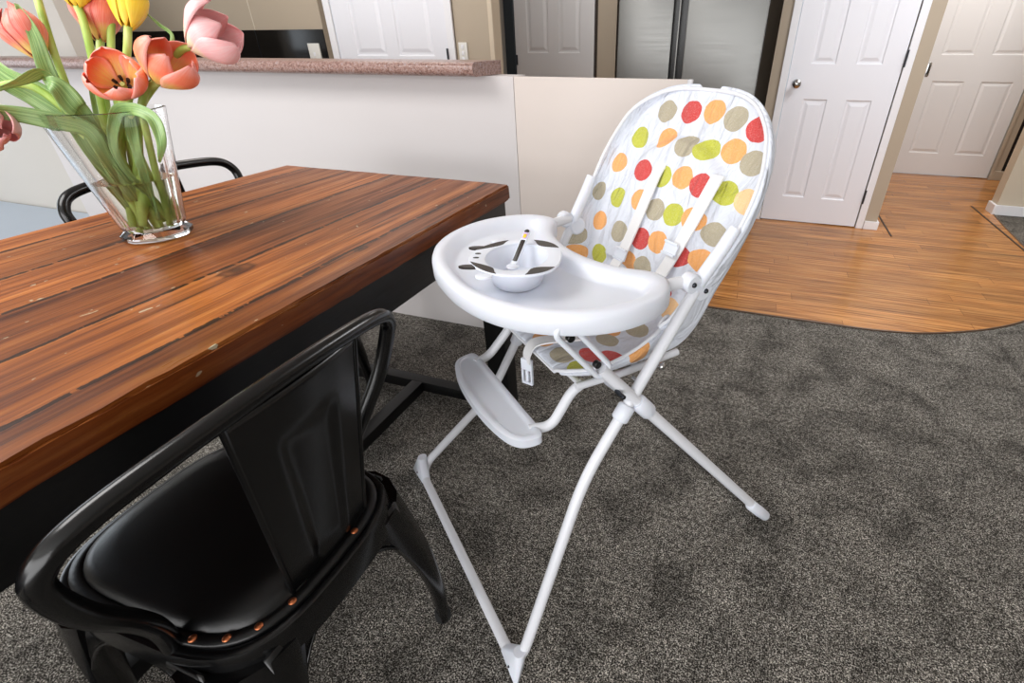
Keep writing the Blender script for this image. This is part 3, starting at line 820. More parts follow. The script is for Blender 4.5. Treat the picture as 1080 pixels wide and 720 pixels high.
for i in range(len(pp)):
    row_ = []
    for k in range(NU + 1):
        u = -1 + 2 * k / NU
        s0 = ww[i].x * abs(u)
        f_back = 1 if pp[i].y > .70 and pp[i].x > .5 else 0
        off = .020 * head_insert(ww[i].x * u, pp[i].y) if f_back else 0
        if f_back and pp[i].y > .9:
            off += .0030 * (1 - u ** 4) * max(0, min(1, (1.085 - pp[i].y) / .03)) * math.sin(math.atan2(ww[i].x * u, pp[i].y - .86) * 20) * max(0, min(1, (math.hypot(ww[i].x * u, pp[i].y - .86) - .10) / .05))
        co, s = cushion_pt(i, u, off)
        v = bm.verts.new(co); row_.append(v); uvs[v] = (ww[i].x * u, arc[i])
    grid.append(row_)
for i in range(len(pp) - 1):
    for k in range(NU):
        f_ = bm.faces.new((grid[i][k], grid[i][k + 1], grid[i + 1][k + 1], grid[i + 1][k]))
        for lp in f_.loops: lp[uvl].uv = uvs[lp.vert]
edge_pts = [v.co.copy() for v in [r_[0] for r_ in grid]] + [v.co.copy() for v in grid[-1][1:-1]] + [r_[-1].co.copy() for r_ in grid[::-1]] + [v.co.copy() for v in grid[0][::-1][1:-1]]
DOTS = [(0.088, 0.763, 0.0255, TAU), (0.025, 0.769, 0.0255, RED), (-0.030, 0.777, 0.0255, ORA), (-0.083, 0.769, 0.0255, TAU), (-0.139, 0.756, 0.0255, RED), (0.138, 0.693, 0.0255, GRN), (0.060, 0.702, 0.0255, ORA), (-0.007, 0.695, 0.0255, TAU), (-0.054, 0.696, 0.0255, GRN), (-0.106, 0.706, 0.0255, ORA), (-0.154, 0.692, 0.0255, TAU), (0.177, 0.621, 0.0255, ORA), (0.078, 0.618, 0.0255, RED), (0.021, 0.618, 0.0255, GRN), (-0.032, 0.627, 0.0255, ORA), (-0.080, 0.622, 0.0255, RED), (-0.127, 0.623, 0.0255, GRN), (-0.174, 0.618, 0.0255, PEA), (0.214, 0.536, 0.0255, TAU), (0.138, 0.537, 0.0255, GRN), (0.055, 0.550, 0.0255, ORA), (0.005, 0.542, 0.0255, TAU), (-0.045, 0.545, 0.0255, GRN), (-0.092, 0.551, 0.0255, ORA), (-0.139, 0.537, 0.0255, TAU), (0.173, 0.463, 0.0255, ORA), (0.083, 0.461, 0.0255, TAU), (0.014, 0.467, 0.0255, RED), (-0.032, 0.476, 0.0255, ORA), (-0.091, 0.468, 0.0255, RED), (-0.137, 0.476, 0.0255, ORA), (0.141, 0.381, 0.0255, GRN), (0.031, 0.404, 0.0255, ORA), (-0.015, 0.407, 0.0255, TAU), (0.223, 0.408, 0.0255, TAU), (0.204, 0.360, 0.0255, ORA), (-0.009, 0.043, 0.026, ORA), (-0.074, 0.045, 0.026, TAU), (-0.129, 0.048, 0.026, GRN), (-0.101, 0.100, 0.026, RED), (-0.126, 0.132, 0.026, RED), (-0.040, 0.201, 0.026, ORA), (-0.073, 0.255, 0.026, TAU), (-0.194, 0.167, 0.026, ORA), (-0.010, 0.165, 0.026, GRN), (-0.047, 0.308, 0.026, GRN), (-0.105, 0.345, 0.026, PEA), (-0.072, 0.383, 0.0255, RED), (0.038, 0.053, 0.026, GRN), (0.07, 0.13, .025, RED), (-0.07, 0.17, .025, TAU), (0.09, 0.22, .025, ORA), (-0.15, 0.23, .025, ORA), (0.02, 0.30, .025, RED), (0.10, 0.045, .025, TAU), (0.09, 0.31, .025, GRN), (-.15, .31, .025, RED)]
cush = mk_open('cushion', bm, fabric('dotted_fabric', DOTS), hch, 'white padded cushion with red, orange, green and taupe dots', -HW)
md = cush.modifiers.new('thick', 'SOLIDIFY'); md.thickness = .010; md.offset = -1
md = cush.modifiers.new('soft', 'SUBSURF'); md.levels = 1; md.render_levels = 1; md.boundary_smooth = 'PRESERVE_CORNERS'
bm = bmesh.new(); tube(bm, edge_pts, .0042, 8, closed=True); mk('piping', bm, M['pipe'], cush, label='white piping')
# tube frame behind the backrest and under the seat
bk = [i for i in range(len(pp)) if .88 < pp[i].y < 1.04 and pp[i].x > .55]
L_ = [cushion_pt(i, -.70)[0] + HW * .034 for i in bk[::3]]; R_ = [cushion_pt(i, .70)[0] + HW * .034 for i in bk[::3]]
bm = bmesh.new(); tube(bm, L_ + R_[::-1], .006, 12); mk('back_frame', bm, wm, hch)
for sg in (-1, 1):
    bm = bmesh.new(); tube(bm, round_path([hc(sg * .178, .262, .578), hc(sg * .186, .38, .576), hc(sg * .190, .530, .582)], .02, 5), .0085, 12); mk('seat_rail', bm, wm, hch)
    for (tt, zz) in ((.452, .590), (.400, .560)):
        bm = bmesh.new(); cyl(bm, hc(sg * .195, tt, zz), hc(sg * .225, tt, zz), .006, 14); ball(bm, hc(sg * .226, tt, zz), .0095); mk('knob', bm, M['chrome'], hch, label='small chrome knob')
    # adjusting bracket around the top of the rear leg
    a_, b_ = hc(sg * .252, .192, .768), hc(sg * .252, .272, .664)
    ax = (b_ - a_).normalized(); sd = HU.cross(ax).normalized()
    pts = []
    for k in range(28):
        th = 2 * PI * k / 28; c_, s_ = math.cos(th), math.sin(th)
        ctr = (b_ if c_ > 0 else a_); pts.append(ctr + ax * c_ * .0165 + sd * s_ * .0165)
    bm = bmesh.new(); tube(bm, pts, .0058, 10, closed=True); br = mk('adjusting_bracket', bm, wp, hch)
    for q in (a_ + ax * .022, b_ - ax * .012):
        bm = bmesh.new(); cyl(bm, q - HU * sg * .010, q + HU * sg * .001, .0078, 16); mk('bracket_stud', bm, M['black'], br, label='black stud')
bm = bmesh.new(); tube(bm, [hc(-.190, .42, .576), hc(.190, .42, .576)], .007, 10); tube(bm, [hc(-.180, .275, .577), hc(.180, .275, .577)], .007, 10); mk('cross_bar', bm, wm, hch)

# harness straps with sliders
def ribbon(bm, pts, w, side, th=.0018):
    P = smooth_path(pts, 5); rows = []
    for i, p in enumerate(P):
        t_ = (P[min(i + 1, len(P) - 1)] - P[max(i - 1, 0)]).normalized(); s_ = (side - t_ * side.dot(t_)).normalized(); n_ = t_.cross(s_)
        rows.append([bm.verts.new(p + s_ * w * a + n_ * th * b) for a, b in ((-1, -1), (1, -1), (1, 1), (-1, 1))])
    for a, b in zip(rows, rows[1:]):
        for k in range(4): bm.faces.new((a[k], a[(k + 1) % 4], b[(k + 1) % 4], b[k]))
    bm.faces.new(rows[0]); bm.faces.new(rows[-1][::-1])
def back(s, z_, off=.03):
    off += .003   # point just in front of the backrest
    tt = .587 + (z_ - .775) / 2.42
    return hc(s, tt - off, z_)
for s_top, s_bot, z_top in ((.040, .047, .950), (-.136, -.104, .955)):
    bm = bmesh.new(); ribbon(bm, [back(s_top, z_top, .018), back(s_top, z_top - .03, .026), back((s_top + s_bot) / 2, .83, .028), back(s_bot, .745, .034), back(s_bot * .93, .69, .060), back(s_bot * .5, .668, .12)], .0165, HU)
    st = mk('harness_strap', bm, M['web'], hch)
    c_ = back(s_bot, .742 if s_bot > 0 else .800, .037); bm = bmesh.new()
    b2 = bmesh.new(); box(b2, -.021, .021, -.014, .014, -.003, .003, .002); box(b2, -.021, .021, -.016, -.010, .002, .007, .002); box(b2, -.021, .021, .010, .016, .002, .007, .002)
    merge(bm, b2, frame_mat(c_, -HW + V((0, 0, .35)), HU)); mk('slider', bm, wp, st, label='white plastic slider')
# strap buckle hanging below the tray
bm = bmesh.new(); ribbon(bm, [hc(-.075, .360, .618), hc(-.055, .300, .622), hc(-.030, .246, .616), hc(-.022, .228, .590), hc(-.020, .226, .565)], .0150, HU)
st = mk('crotch_strap', bm, M['web'], hch)
bm = bmesh.new(); b2 = bmesh.new()
box(b2, -.015, .015, -.004, .004, -.018, .012, .002); box(b2, -.015, -.010, -.004, .004, -.055, -.018, .002); box(b2, .010, .015, -.004, .004, -.055, -.018, .002); box(b2, -.004, .004, -.004, .004, -.050, -.018, .002); box(b2, -.015, .015, -.004, .004, -.058, -.052, .002)
mm = Matrix.Translation(hc(-.020, .226, .560)) @ Matrix.Rotation(math.atan2(HU.y, HU.x) + .5, 4, 'Z'); merge(bm, b2, mm); mk('buckle', bm, wp, st, label='white plastic buckle')

# tray ------------------------------------------------------------------
half = [(0, .066), (.06, .069), (.12, .082), (.18, .108), (.235, .152), (.277, .210), (.300, .275), (.300, .340), (.282, .395), (.248, .430), (.212, .440), (.180, .428), (.148, .402), (.108, .380), (.055, .365), (0, .360)]
ctl = half + [(-a, b) for a, b in half[-2:0:-1]]
out = [(p.x, p.y) for p in smooth_path([(a, b, 0) for a, b in ctl], 5, True)]
def inset(poly, d):
    n = len(poly); res = []
    for i in range(n):
        a, b = V(poly[i - 1]), V(poly[(i + 1) % n]); t_ = (b - a).normalized(); nn = V((-t_.y, t_.x)); res.append((poly[i][0] + nn.x * d, poly[i][1] + nn.y * d))
    return res
def ring_smooth(poly, n):
    for _ in range(n):
        poly = [tuple((poly[i - 1][k] + 2 * poly[i][k] + poly[(i + 1) % len(poly)][k]) / 4 for k in (0, 1)) for i in range(len(poly))]
    return poly
bm = bmesh.new(); rings = []
TZ = .808
hin = [(0, .098), (.06, .101), (.118, .115), (.172, .142), (.218, .182), (.250, .232), (.264, .288), (.262, .340), (.248, .378), (.226, .396), (.200, .392), (.172, .375), (.144, .358), (.104, .342), (.055, .330), (0, .326)]
cin = hin + [(-a, b) for a, b in hin[-2:0:-1]]
inner = [(p.x, p.y) for p in smooth_path([(a, b, 0) for a, b in cin], 5, True)]
def blend(A, B, f): return [(a[0] + (b[0] - a[0]) * f, a[1] + (b[1] - a[1]) * f) for a, b in zip(A, B)]
for poly, z_ in ((inset(out, .012), TZ - .040), (inset(out, .003), TZ - .042), (out, TZ - .036), (out, TZ - .012), (inset(out, .004), TZ - .003), (inset(out, .011), TZ), (blend(inset(out, .011), inner, .4), TZ), (blend(inset(out, .011), inner, .75), TZ - .003), (inner, TZ - .009), (ring_smooth(inset(inner, .006), 3), TZ - .020), (ring_smooth(inset(inner, .012), 8), TZ - .027), (ring_smooth(inset(inner, .018), 20), TZ - .029)):
    rings.append([bm.verts.new(hc(a, b, z_)) for a, b in poly])
for a, b in zip(rings, rings[1:]):
    n = len(a)
    for k in range(n): bm.faces.new((a[k], a[(k + 1) % n], b[(k + 1) % n], b[k]))
def fill(ring):
    f_ = bm.faces.new(ring); bmesh.ops.triangulate(bm, faces=[f_])
fill(rings[-1]); fill(rings[0][::-1])
mk('tray', bm, wp, hch, angle=55)

# footrest --------------------------------------------------------------
bm = bmesh.new(); rings = []
fo = [(.190, .150), (.186, .172), (.150, .178), (.09, .178), (0, .178), (-.09, .178), (-.150, .178), (-.186, .172), (-.190, .150), (-.178, .122), (-.145, .104), (-.08, .092), (0, .088), (.08, .092), (.145, .104), (.178, .122)]
fo = [(p.x, p.y) for p in smooth_path([(a, b, 0) for a, b in fo], 4, True)]
FZ = .497
for d, z_ in ((.004, FZ - .026), (0, FZ - .022), (0, FZ - .006), (-.0, FZ - .003), (.006, FZ), (.014, FZ), (.017, FZ - .002), (.026, FZ - .002)):
    rings.append([bm.verts.new(hc(a, b, z_)) for a, b in inset(fo, -d)] if False else [bm.verts.new(hc(a * (1 - d / .19), .135 + (b - .135) * (1 - d / .045), z_)) for a, b in fo])
for a, b in zip(rings, rings[1:]):
    n = len(a)
    for k in range(n): bm.faces.new((a[k], a[(k + 1) % n], b[(k + 1) % n], b[k]))
bm.faces.new(rings[-1]); bm.faces.new(rings[0][::-1])
mk('footrest', bm, wp, hch, angle=35)
for sg in (-1, 1):
    bm = bmesh.new(); tube(bm, round_path([hc(sg * .150, .160, .487), hc(sg * .166, .206, .487), hc(sg * .158, .262, .552), hc(sg * .172, .285, .578)], .045, 8), .0112, 16); mk('footrest_tube', bm, wm, hch)

# ------------------------------------------------------------------ bowl and spoon on the tray
BC = hc(-.040, .208, TZ - .0285)
BX = (HU * .55 - HW * .85).normalized()    # the bowl's face points away from the seat
bw = empty('baby_bowl', BC, 'small white bowl with dark patches and ears on the high chair tray', 'bowl', None, math.atan2(BX.y, BX.x))
bm = bmesh.new()
lathe(bm, [(0, 0), (.046, 0), (.050, .003), (.059, .032), (.0655, .053), (.064, .054), (.057, .034), (.047, .008), (0, .006)], 44, Matrix.Diagonal((1, 1.16, 1, 1)))
mkl('bowl_body', bm, wp, bw)
def superell(a, b, n, k=60, x0=0, y0=0):
    o = []
    for i in range(k):
        th = 2 * PI * i / k; c_, s_ = math.cos(th), math.sin(th)
        o.append((x0 + a * abs(c_) ** (2 / n) * (1 if c_ > 0 else -1), y0 + b * abs(s_) ** (2 / n) * (1 if s_ > 0 else -1)))
    return o
bm = bmesh.new(); K = 60
o_ = []
for (x_, y_) in superell(.088, .094, 2.6, K):
    if x_ > 0: y_ *= 1 - .38 * (x_ / .088) ** 2.0; x_ *= 1.06
    o_.append((x_, y_))
i_ = [(.062 * math.cos(2 * PI * k / K), .072 * math.sin(2 * PI * k / K)) for k in range(K)]
R_ = [[bm.verts.new((a, b, z_)) for a, b in q] for q, z_ in ((i_, .049), (o_, .049), ([(a * 1.015, b * 1.015) for a, b in o_], .052), (o_, .0545), ([(a * .95, b * .95) for a, b in o_], .0545), ([(a * 1.02, b * 1.02) for a, b in i_], .0545), (i_, .0535))]
for a, b in zip(R_, R_[1:] + R_[:1]):
    for k in range(K): bm.faces.new((a[k], a[(k + 1) % K], b[(k + 1) % K], b[k]))
rim = mkl('rim', bm, wp, bw, angle=50)
def patch(name, poly, z0=.0546, z1=.0553, m=M['cow_dark'], label=None, par=rim):
    bm = bmesh.new(); prism(bm, poly, z0, z1)
    mk2 = mkl(name, bm, m, bw, False, label); return mk2
# patches on the rim follow its outline
def sector(k0, k1, inn=1.05):
    A = [o_[k % K] for k in range(k0, k1 + 1)]
    B = []
    for j, k in enumerate(range(k1, k0 - 1, -1)):
        f_ = math.sin(PI * j / (k1 - k0)); r_ = V(o_[k % K]); q = V(i_[k % K]) * inn
        B.append(tuple(r_.lerp(q, f_)))
    return [(a * .995, b * .995) for a, b in A] + B[1:-1]
for k0, k1 in ((4, 13), (47, 56), (17, 25), (34, 43)):
    patch('spot', sector(k0, k1), label='dark brown patch')
# ears
for sg in (-1, 1):
    bm = bmesh.new(); pe = [(.068 + .016 * math.cos(a) * 1.0, sg * .062 + .008 * math.sin(a)) for a in [2 * PI * k / 20 for k in range(20)]]
    prism(bm, [(a, b) for a, b in superell(.022, .0075, 2, 24, .084, sg * .050)], .049, .0535, .001); mkl('horn', bm, M['cow_dark'], bw, label='dark tab like an ear')
    bm = bmesh.new(); prism(bm, superell(.016, .011, 2, 24, .050, sg * .092), .048, .053, .001); mkl('ear', bm, wp, bw)
    patch('nostril', superell(.0060, .0034, 2, 16, .079, sg * .011), label='small dark oval')
spn = empty('baby_spoon', BC + V((0, 0, .006)), 'baby spoon with dark patterned handle resting in the white bowl', 'spoon')
a_, b_ = at(542, 274, 1), at(556, 243, 1)
def onplane(px, py, z_):
    d = at(px, py, 1) - V((0, 0, CH)); k = (z_ - CH) / d.z; return V((0, 0, CH)) + d * k
pa, pb = onplane(543, 276, TZ + .006), onplane(557, 242.5, TZ + .052)
dirv = (pb - pa).normalized(); sdv = dirv.cross(V((0, 0, 1))).normalized(); upv = sdv.cross(dirv).normalized()
def spbox(name, f0, f1, w, h0, h1, m, label=None, parent=spn):
    bm = bmesh.new(); L = (pb - pa).length
    poly = []
    x0, x1 = f0 * L, f1 * L
    r_ = w
    for k in range(9): th = -PI / 2 + PI * k / 8; poly.append((x1 - (r_ if f1 >= .99 else .001) + (r_ if f1 >= .99 else .001) * math.cos(th), w * math.sin(th)))
    for k in range(9): th = PI / 2 + PI * k / 8; poly.append((x0 + .3 * r_ + .3 * r_ * math.cos(th), w * math.sin(th)))
    prism(bm, poly, h0, h1, .0006, Matrix(((dirv.x, sdv.x, upv.x, pa.x), (dirv.y, sdv.y, upv.y, pa.y), (dirv.z, sdv.z, upv.z, pa.z), (0, 0, 0, 1))))
    return mk(name, bm, m, parent, label=label)
spbox('handle', -.10, 1.0, .0068, -.002, .002, wp)
spbox('handle_inlay', .0, .66, .0050, .0021, .0030, M['cow_dark'], 'dark brown inlay')
spbox('handle_face', .70, .90, .0054, .0021, .0030, M['lilac'], 'lilac printed patch')
spbox('handle_flower', .72, .84, .0035, .0031, .0040, M['yellow'], 'yellow printed spot')
spbox('handle_tip', .90, .995, .0058, .0021, .0032, M['cow_dark'], 'dark tip')
bm = bmesh.new(); ball(bm, pa - dirv * .012 + V((0, 0, 0)), .014, (1, 1, .35)); mk('spoon_head', bm, wp, spn)

# ------------------------------------------------------------------ vase
VC = V((-1.222, .712, TT))
vs = empty('glass_vase', VC, 'clear faceted glass vase holding the tulips on the wooden table', 'vase')
def poly_ring(bm, r_, z_, n=64, rot=.25, rnd=.6):
    o = []
    for k in range(n):
        th = 2 * PI * k / n; a = (th % (PI / 4)) - PI / 8; f_ = math.cos(PI / 8) / math.cos(a)
        q = r_ * (1 - rnd + rnd * f_); o.append(bm.verts.new((q * math.cos(th + rot), q * math.sin(th + rot), z_)))
    return o
NS = 64
bm = bmesh.new(); VH = .256
rg = [poly_ring(bm, r_, z_, NS) for r_, z_ in ((.052, .0015), (.066, .003), (.067, .012), (.060, .018), (.056, .022), (.060, .030), (.102, VH), (.097, VH + .001), (.054, .036), (.052, .030))]
for a, b in zip(rg, rg[1:]):
    for k in range(NS): bm.faces.new((a[k], a[(k + 1) % NS], b[(k + 1) % NS], b[k]))
bm.faces.new(rg[0][::-1]); bm.faces.new(rg[-1])
mkl('vase_body', bm, M['glass'], vs, angle=35)
bm = bmesh.new()
wl = .125
def rin(z_): return .0535 + (.097 - .054) * (z_ - .036) / (VH - .036) - .0004
rg = [poly_ring(bm, r_, z_, NS) for r_, z_ in ((.050, .0305), (rin(.0365), .0365), (rin(wl), wl))]
for a, b in zip(rg, rg[1:]):
    for k in range(NS): bm.faces.new((a[k], a[(k + 1) % NS], b[(k + 1) % NS], b[k]))
bm.faces.new(rg[0][::-1]); bm.faces.new(rg[-1]); tag(mkl('water', bm, M['water'], vs, True), 'water in the lower half')

# ------------------------------------------------------------------ tulips
def surf(name, fn, nu, nv, m, parent, thick=.0008):
    bm = bmesh.new(); uvl = bm.loops.layers.uv.new('UVMap'); gr = []; uvd = {}
    for j in range(nv + 1):
        r_ = []
        for i in range(nu + 1):
            v = bm.verts.new(fn(i / nu, j / nv)); uvd[v] = (i / nu, j / nv); r_.append(v)
        gr.append(r_)
    for j in range(nv):
        for i in range(nu):
            f_ = bm.faces.new((gr[j][i], gr[j][i + 1], gr[j + 1][i + 1], gr[j + 1][i]))
            for lp in f_.loops: lp[uvl].uv = uvd[lp.vert]
    o = mk(name, bm, m, parent, angle=180)
    md = o.modifiers.new('thick', 'SOLIDIFY'); md.thickness = thick; md.offset = 0
    return o

def tulip(label, base, axis, L, openn, m, stem_pts, seed, width=.62, stamens=False, spin=0., outer_open=0.):
    rnd = random.Random(seed)
    root = empty('tulip', base, label, 'tulip', 'tulips in the vase')
    Mx = frame_mat(base, axis)
    for k in range(6):
        lay = k % 2; a0 = spin + k * PI / 3 + rnd.uniform(-.08, .08)
        ln = L * (1 - .05 * lay + rnd.uniform(-.04, .04)); op = openn + (outer_open if lay == 0 else 0) + rnd.uniform(-.03, .03)
        half_w = 1.0 if openn < .3 else 1.08
        def fn(u, v, a0=a0, ln=ln, op=op, lay=lay):
            # radius profile of the cup
            rr = ln * (.06 + (.36 * width / .62) * math.sin(min(1, v * 1.05) * PI * .62) ** .8 * (1 if v < .6 else 1)) 
            closed = ln * .36 * max(0, v - .45) ** 1.3 * 2.1
            r_ = rr - closed * (1 - op) + op * ln * .32 * v * v + (.003 if lay == 0 else 0)
            zz = ln * (v ** .9) * (1 - .18 * op * v)
            wv = half_w * math.sin(PI * min(1, v ** .75)) ** .62 if v < .985 else .12
            wv = max(wv, .10 if v < .5 else .04)
            ang = a0 + (u - .5) * 2 * wv * .80
            r2 = r_ * (1 - .10 * abs(2 * u - 1) ** 2)
            return Mx @ V((r2 * math.cos(ang), r2 * math.sin(ang), zz))
        surf('petal', fn, 10, 14, m, root)
    if stamens:
        for k in range(6):
            a = k * PI / 3; bm = bmesh.new()
            p0 = Mx @ V((.004 * math.cos(a), .004 * math.sin(a), L * .08)); p1 = Mx @ V((.011 * math.cos(a), .011 * math.sin(a), L * .20)); p2 = Mx @ V((.014 * math.cos(a), .014 * math.sin(a), L * .30))
            tube(bm, [p0, p1], .0013, 6); tube(bm, [p1, p2], .0032, 8); mk('stamen', bm, mat('anther', (26, 14, 20), .6) if k == 0 else bpy.data.materials['anther'], root, label='dark stamen')
        bm = bmesh.new(); tube(bm, [Mx @ V((0, 0, 0)), Mx @ V((0, 0, L * .26))], .0045, 8); mk('pistil', bm, M['stem'], root)
    sp_ = smooth_path([base + V(axis).normalized() * .004] + stem_pts, 8)
    bm = bmesh.new(); tube(bm, sp_, .0068, 10); mk('stem', bm, M['stem'], root)
    return root

D0 = .985
def vin(a, r_, z_): return VC + V((r_ * math.cos(a), r_ * math.sin(a), z_))
VU = V((0, 0, 1))
def dirpx(p0, p1, d0, d1): return (at(p1[0], p1[1], d1) - at(p0[0], p0[1], d0))
def tul(label, bpx, tpx, d0, d1, openn, m, mid, foot, seed, **kw):
    b = at(*bpx, d0); ax = at(*tpx, d1) - b
    stp = [at(*q) for q in mid] + [vin(foot[0], foot[1], foot[2])]
    return tulip(label, b, ax, ax.length, openn, m, stp, seed, **kw)
tul('red tulip bud leaning left, leftmost of the upright flowers', (44, 62), (7, 6), .93, .90, .0, M['red_petal'], [(52, 85, .95), (66, 110, .965), (92, 150, .99)], (1.0, .03, .036), 1, width=.66)
tul('open coral tulip showing dark stamens, lowest in the middle of the bunch', (134, 94), (113, 71), .985, .918, .38, M['coral_petal'], [(136, 104, .985), (126, 130, .99), (128, 170, 1.02)], (.2, .04, .036), 2, width=1.08, stamens=True, outer_open=.05)
tul('deep red tulip bud behind the small yellow one', (106, 44), (100, -12), 1.0, .98, .02, M['red_petal'], [(106, 70, 1.0), (112, 110, 1.02), (120, 160, 1.03)], (2.2, .03, .036), 3, width=.72)
tul('yellow tulip cut by the top edge above the red bud', (82, 9), (76, -34), .95, .94, .0, M['yellow_petal'], [(88, 22, .955), (97, 60, .965), (108, 115, .985), (118, 160, 1.0)], (3.0, .03, .036), 4, width=.8)
tul('tall yellow tulip bud at the top middle', (135, 30), (136, -26), .97, .98, .0, M['yellow_petal'], [(134, 55, .98), (130, 100, .99), (128, 150, 1.02)], (4.2, .03, .036), 5, width=.46)
tul('half open coral tulip between the yellow bud and the pink flower', (167, 88), (187, 50), .98, .94, .22, M['coral_petal'], [(154, 95, .985), (148, 120, 1.0), (146, 150, 1.02)], (5.2, .03, .036), 6, width=.90, outer_open=.1)
tul('pale pink tulip furthest right', (200, 50), (246, 26), .98, .97, .16, M['pink_petal'], [(190, 54, .99), (176, 74, 1.01), (150, 110, 1.03), (142, 150, 1.04)], (.9, .035, .036), 7, width=.86, outer_open=.28)
tul('pink tulip cut by the left edge low beside the leaves', (-44, 124), (6, 140), .90, .87, .05, M['pink_petal'], [(-10, 95, .91), (30, 90, .93), (70, 118, .955), (102, 160, .99)], (1.8, .03, .036), 8, width=.55)
# bare stems going up and out of the frame
def bare(pts, foot, label):
    bm = bmesh.new(); tube(bm, smooth_path([at(*q) for q in pts] + [vin(*foot)], 8), .0064, 10)
    tag(mk('flowerless_tulip', bm, M['stem']), label, 'tulip')
bare([(34, -20, .93), (52, 40, .94), (66, 80, .955), (96, 150, .985)], (.4, .035, .036), 'pale green tulip stem rising past the left red bud')
bare([(122, -20, .99), (117, 40, .99), (122, 100, 1.0), (138, 160, 1.03)], (4.9, .02, .036), 'green stem rising just left of the tall yellow bud')
def cut(p, q, label):
    a_, b_ = at(*p), at(*q); bm = bmesh.new()
    tube(bm, smooth_path([a_, a_.lerp(b_, .5) + V((.002, -.003, -.004)), b_], 8), .0064, 10); tag(mk('flowerless_tulip', bm, M['stem']), label, 'tulip')
cut((90, 122, .985), (158, 237, 1.085), 'cut stem slanting from the left rim down to the middle of the vase foot')
cut((106, 120, .975), (166, 236, 1.092), 'cut stem in the front middle of the glass vase')
cut((138, 114, .985), (150, 238, 1.090), 'upright cut stem below the open tulip inside the vase')
cut((150, 122, .985), (177, 236, 1.092), 'light green cut stem against the right wall of the vase')
# leaves
def leaf(label, pts, w, side, seed, foot=None, curl=.25):
    P = [at(*q) for q in pts]
    if foot: P.append(vin(*foot))
    P = smooth_path(P, 6); n = len(P) - 1
    view = [(p - V((0, 0, CH))).normalized() for p in P]
    def fn(u, v):
        f_ = v * n; i = min(int(f_), n - 1); p = P[i].lerp(P[i + 1], f_ - i); T = (P[i + 1] - P[i]).normalized()
        s_ = T.cross(view[i]).normalized(); s_ = (s_ * math.cos(side) + T.cross(s_) * math.sin(side)).normalized(); nn = T.cross(s_)
        ww_ = w * (math.sin(PI * min(1, (v * .93 + .02)) ** .85) ** .8)
        if v > .8: ww_ = max(ww_, w * .42)
        x_ = (2 * u - 1)
        return p + s_ * x_ * ww_ + nn * curl * ww_ * (x_ * x_) + nn * .002 * math.sin(v * 17 + seed + x_ * 2)
    o = surf('tulip_leaf', fn, 8, 30, M['leaf'], None, .001)
    return tag(o, label, 'leaf', 'tulip leaves')
leaf('broad green leaf reaching up and out at the far left', [(-40, 38, .90), (0, 78, .92), (40, 100, .94), (80, 128, .96), (104, 165, .99)], .024, .2, 1, (2.2, .02, .05))
leaf('long light green leaf lying flat along the left', [(-50, 118, .86), (0, 118, .89), (50, 126, .92), (92, 136, .95), (112, 165, .985)], .0155, .1, 2, (3.4, .02, .06))
leaf('narrow upright leaf crossing the left red bud', [(17, 4, .89), (36, 36, .90), (50, 75, .925), (70, 110, .95), (98, 165, .985)], .0125, .15, 3, (4.1, .02, .06))
leaf('curled dark leaf folding over just left of the open tulip', [(-12, 96, .88), (18, 86, .89), (46, 76, .91), (66, 96, .935), (84, 128, .96)], .013, .9, 4, (5.0, .02, .09))
leaf('broad folded leaf standing under the open tulip', [(48, 84, .905), (62, 92, .91), (78, 112, .93), (92, 128, .955)], .019, -.2, 5, (5.6, .02, .09))
leaf('dark green leaf drooping over the right rim of the vase', [(168, 171, .93), (170, 148, .93), (160, 124, .935), (138, 115, .945), (122, 122, .965), (124, 165, .99)], .0115, .1, 6, (.3, .03, .06))
leaf('thin dark leaf tip reaching right toward the pink tulip', [(153, 13, 1.0), (168, 26, 1.0), (182, 40, 1.0), (170, 72, 1.01), (150, 112, 1.03)], .0035, .1, 7, (1.4, .03, .06))
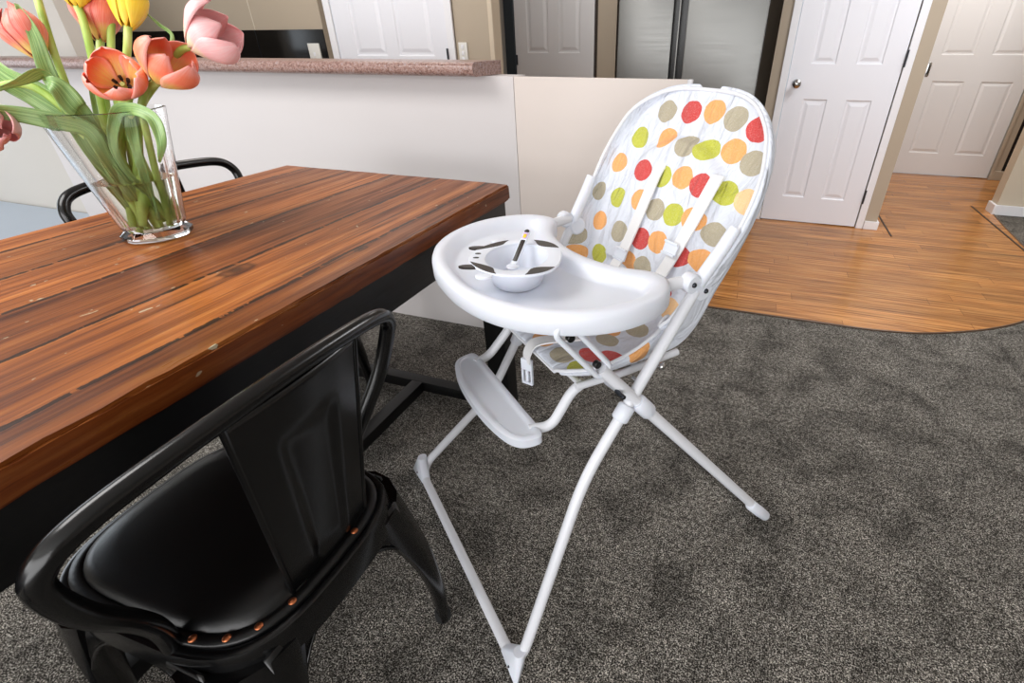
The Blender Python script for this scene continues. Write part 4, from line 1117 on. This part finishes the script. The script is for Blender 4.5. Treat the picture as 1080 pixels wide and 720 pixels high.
leaf('dark leaf standing behind the open tulip inside the rim', [(96, 84, 1.02), (104, 110, 1.02), (112, 140, 1.03), (124, 180, 1.05)], .013, .1, 8, (2.0, .035, .05))
leaf('slim green blade inside the vase by its right wall', [(136, 96, .99), (138, 130, .99), (146, 165, 1.0)], .010, .3, 9, (6.0, .035, .045))

# ------------------------------------------------------------------ light
w = bpy.data.worlds.new('world'); bpy.context.scene.world = w; w.use_nodes = True
bg = w.node_tree.nodes['Background']; bg.inputs[0].default_value = (.80, .90, 1, 1); bg.inputs[1].default_value = 1.0
def area(name, loc, rot, sx, sy, power, col):
    l = bpy.data.lights.new(name, 'AREA'); l.shape = 'RECTANGLE'; l.size = sx; l.size_y = sy; l.energy = power; l.color = col
    o = bpy.data.objects.new(name, l); C.objects.link(o); o.location = loc; o.rotation_euler = rot; return o
area('daylight_back', (-.6, YB + .05, 1.2), (PI / 2, 0, 0), 5.4, 2.0, 225, (1, .985, .975))
area('daylight_left', (XL + .05, .3, 1.15), (0, -PI / 2, 0), 1.9, 2.3, 50, (.86, .93, 1))
area('ceiling_fill', (-1.9, .1, ZC - .03), (0, 0, 0), 1.2, 1.2, 60, (1, .98, .96))  # unseen overhead light, added for the shadow under the counter
area('kitchen_fill', (-2.2, 2.45, ZC - .03), (0, 0, 0), 1.0, .4, 13, (1, .95, .88))  # added to brighten the kitchen side, no fitting in view
area('passage_fill', (-1.3, 3.4, ZC - .03), (0, 0, 0), .5, .5, 9, (1, .97, .93))  # extra light put in to lift the middle door
area('entry_fill', (1.2, 2.9, ZC - .03), (0, 0, 0), .9, .9, 52, (.97, .98, 1))  # unseen source added to brighten the pantry door and timber floor
area('hall_fill', (1.6, 5.3, ZC - .03), (0, 0, 0), .6, .6, 36, (1, .97, .94))  # fill added for the dark hallway and its sliding door

sc = bpy.context.scene
sc.view_settings.view_transform = 'Standard'; sc.view_settings.look = 'None'
sc.view_settings.exposure = -.55; sc.view_settings.gamma = 1; sc.view_settings.use_curve_mapping = False
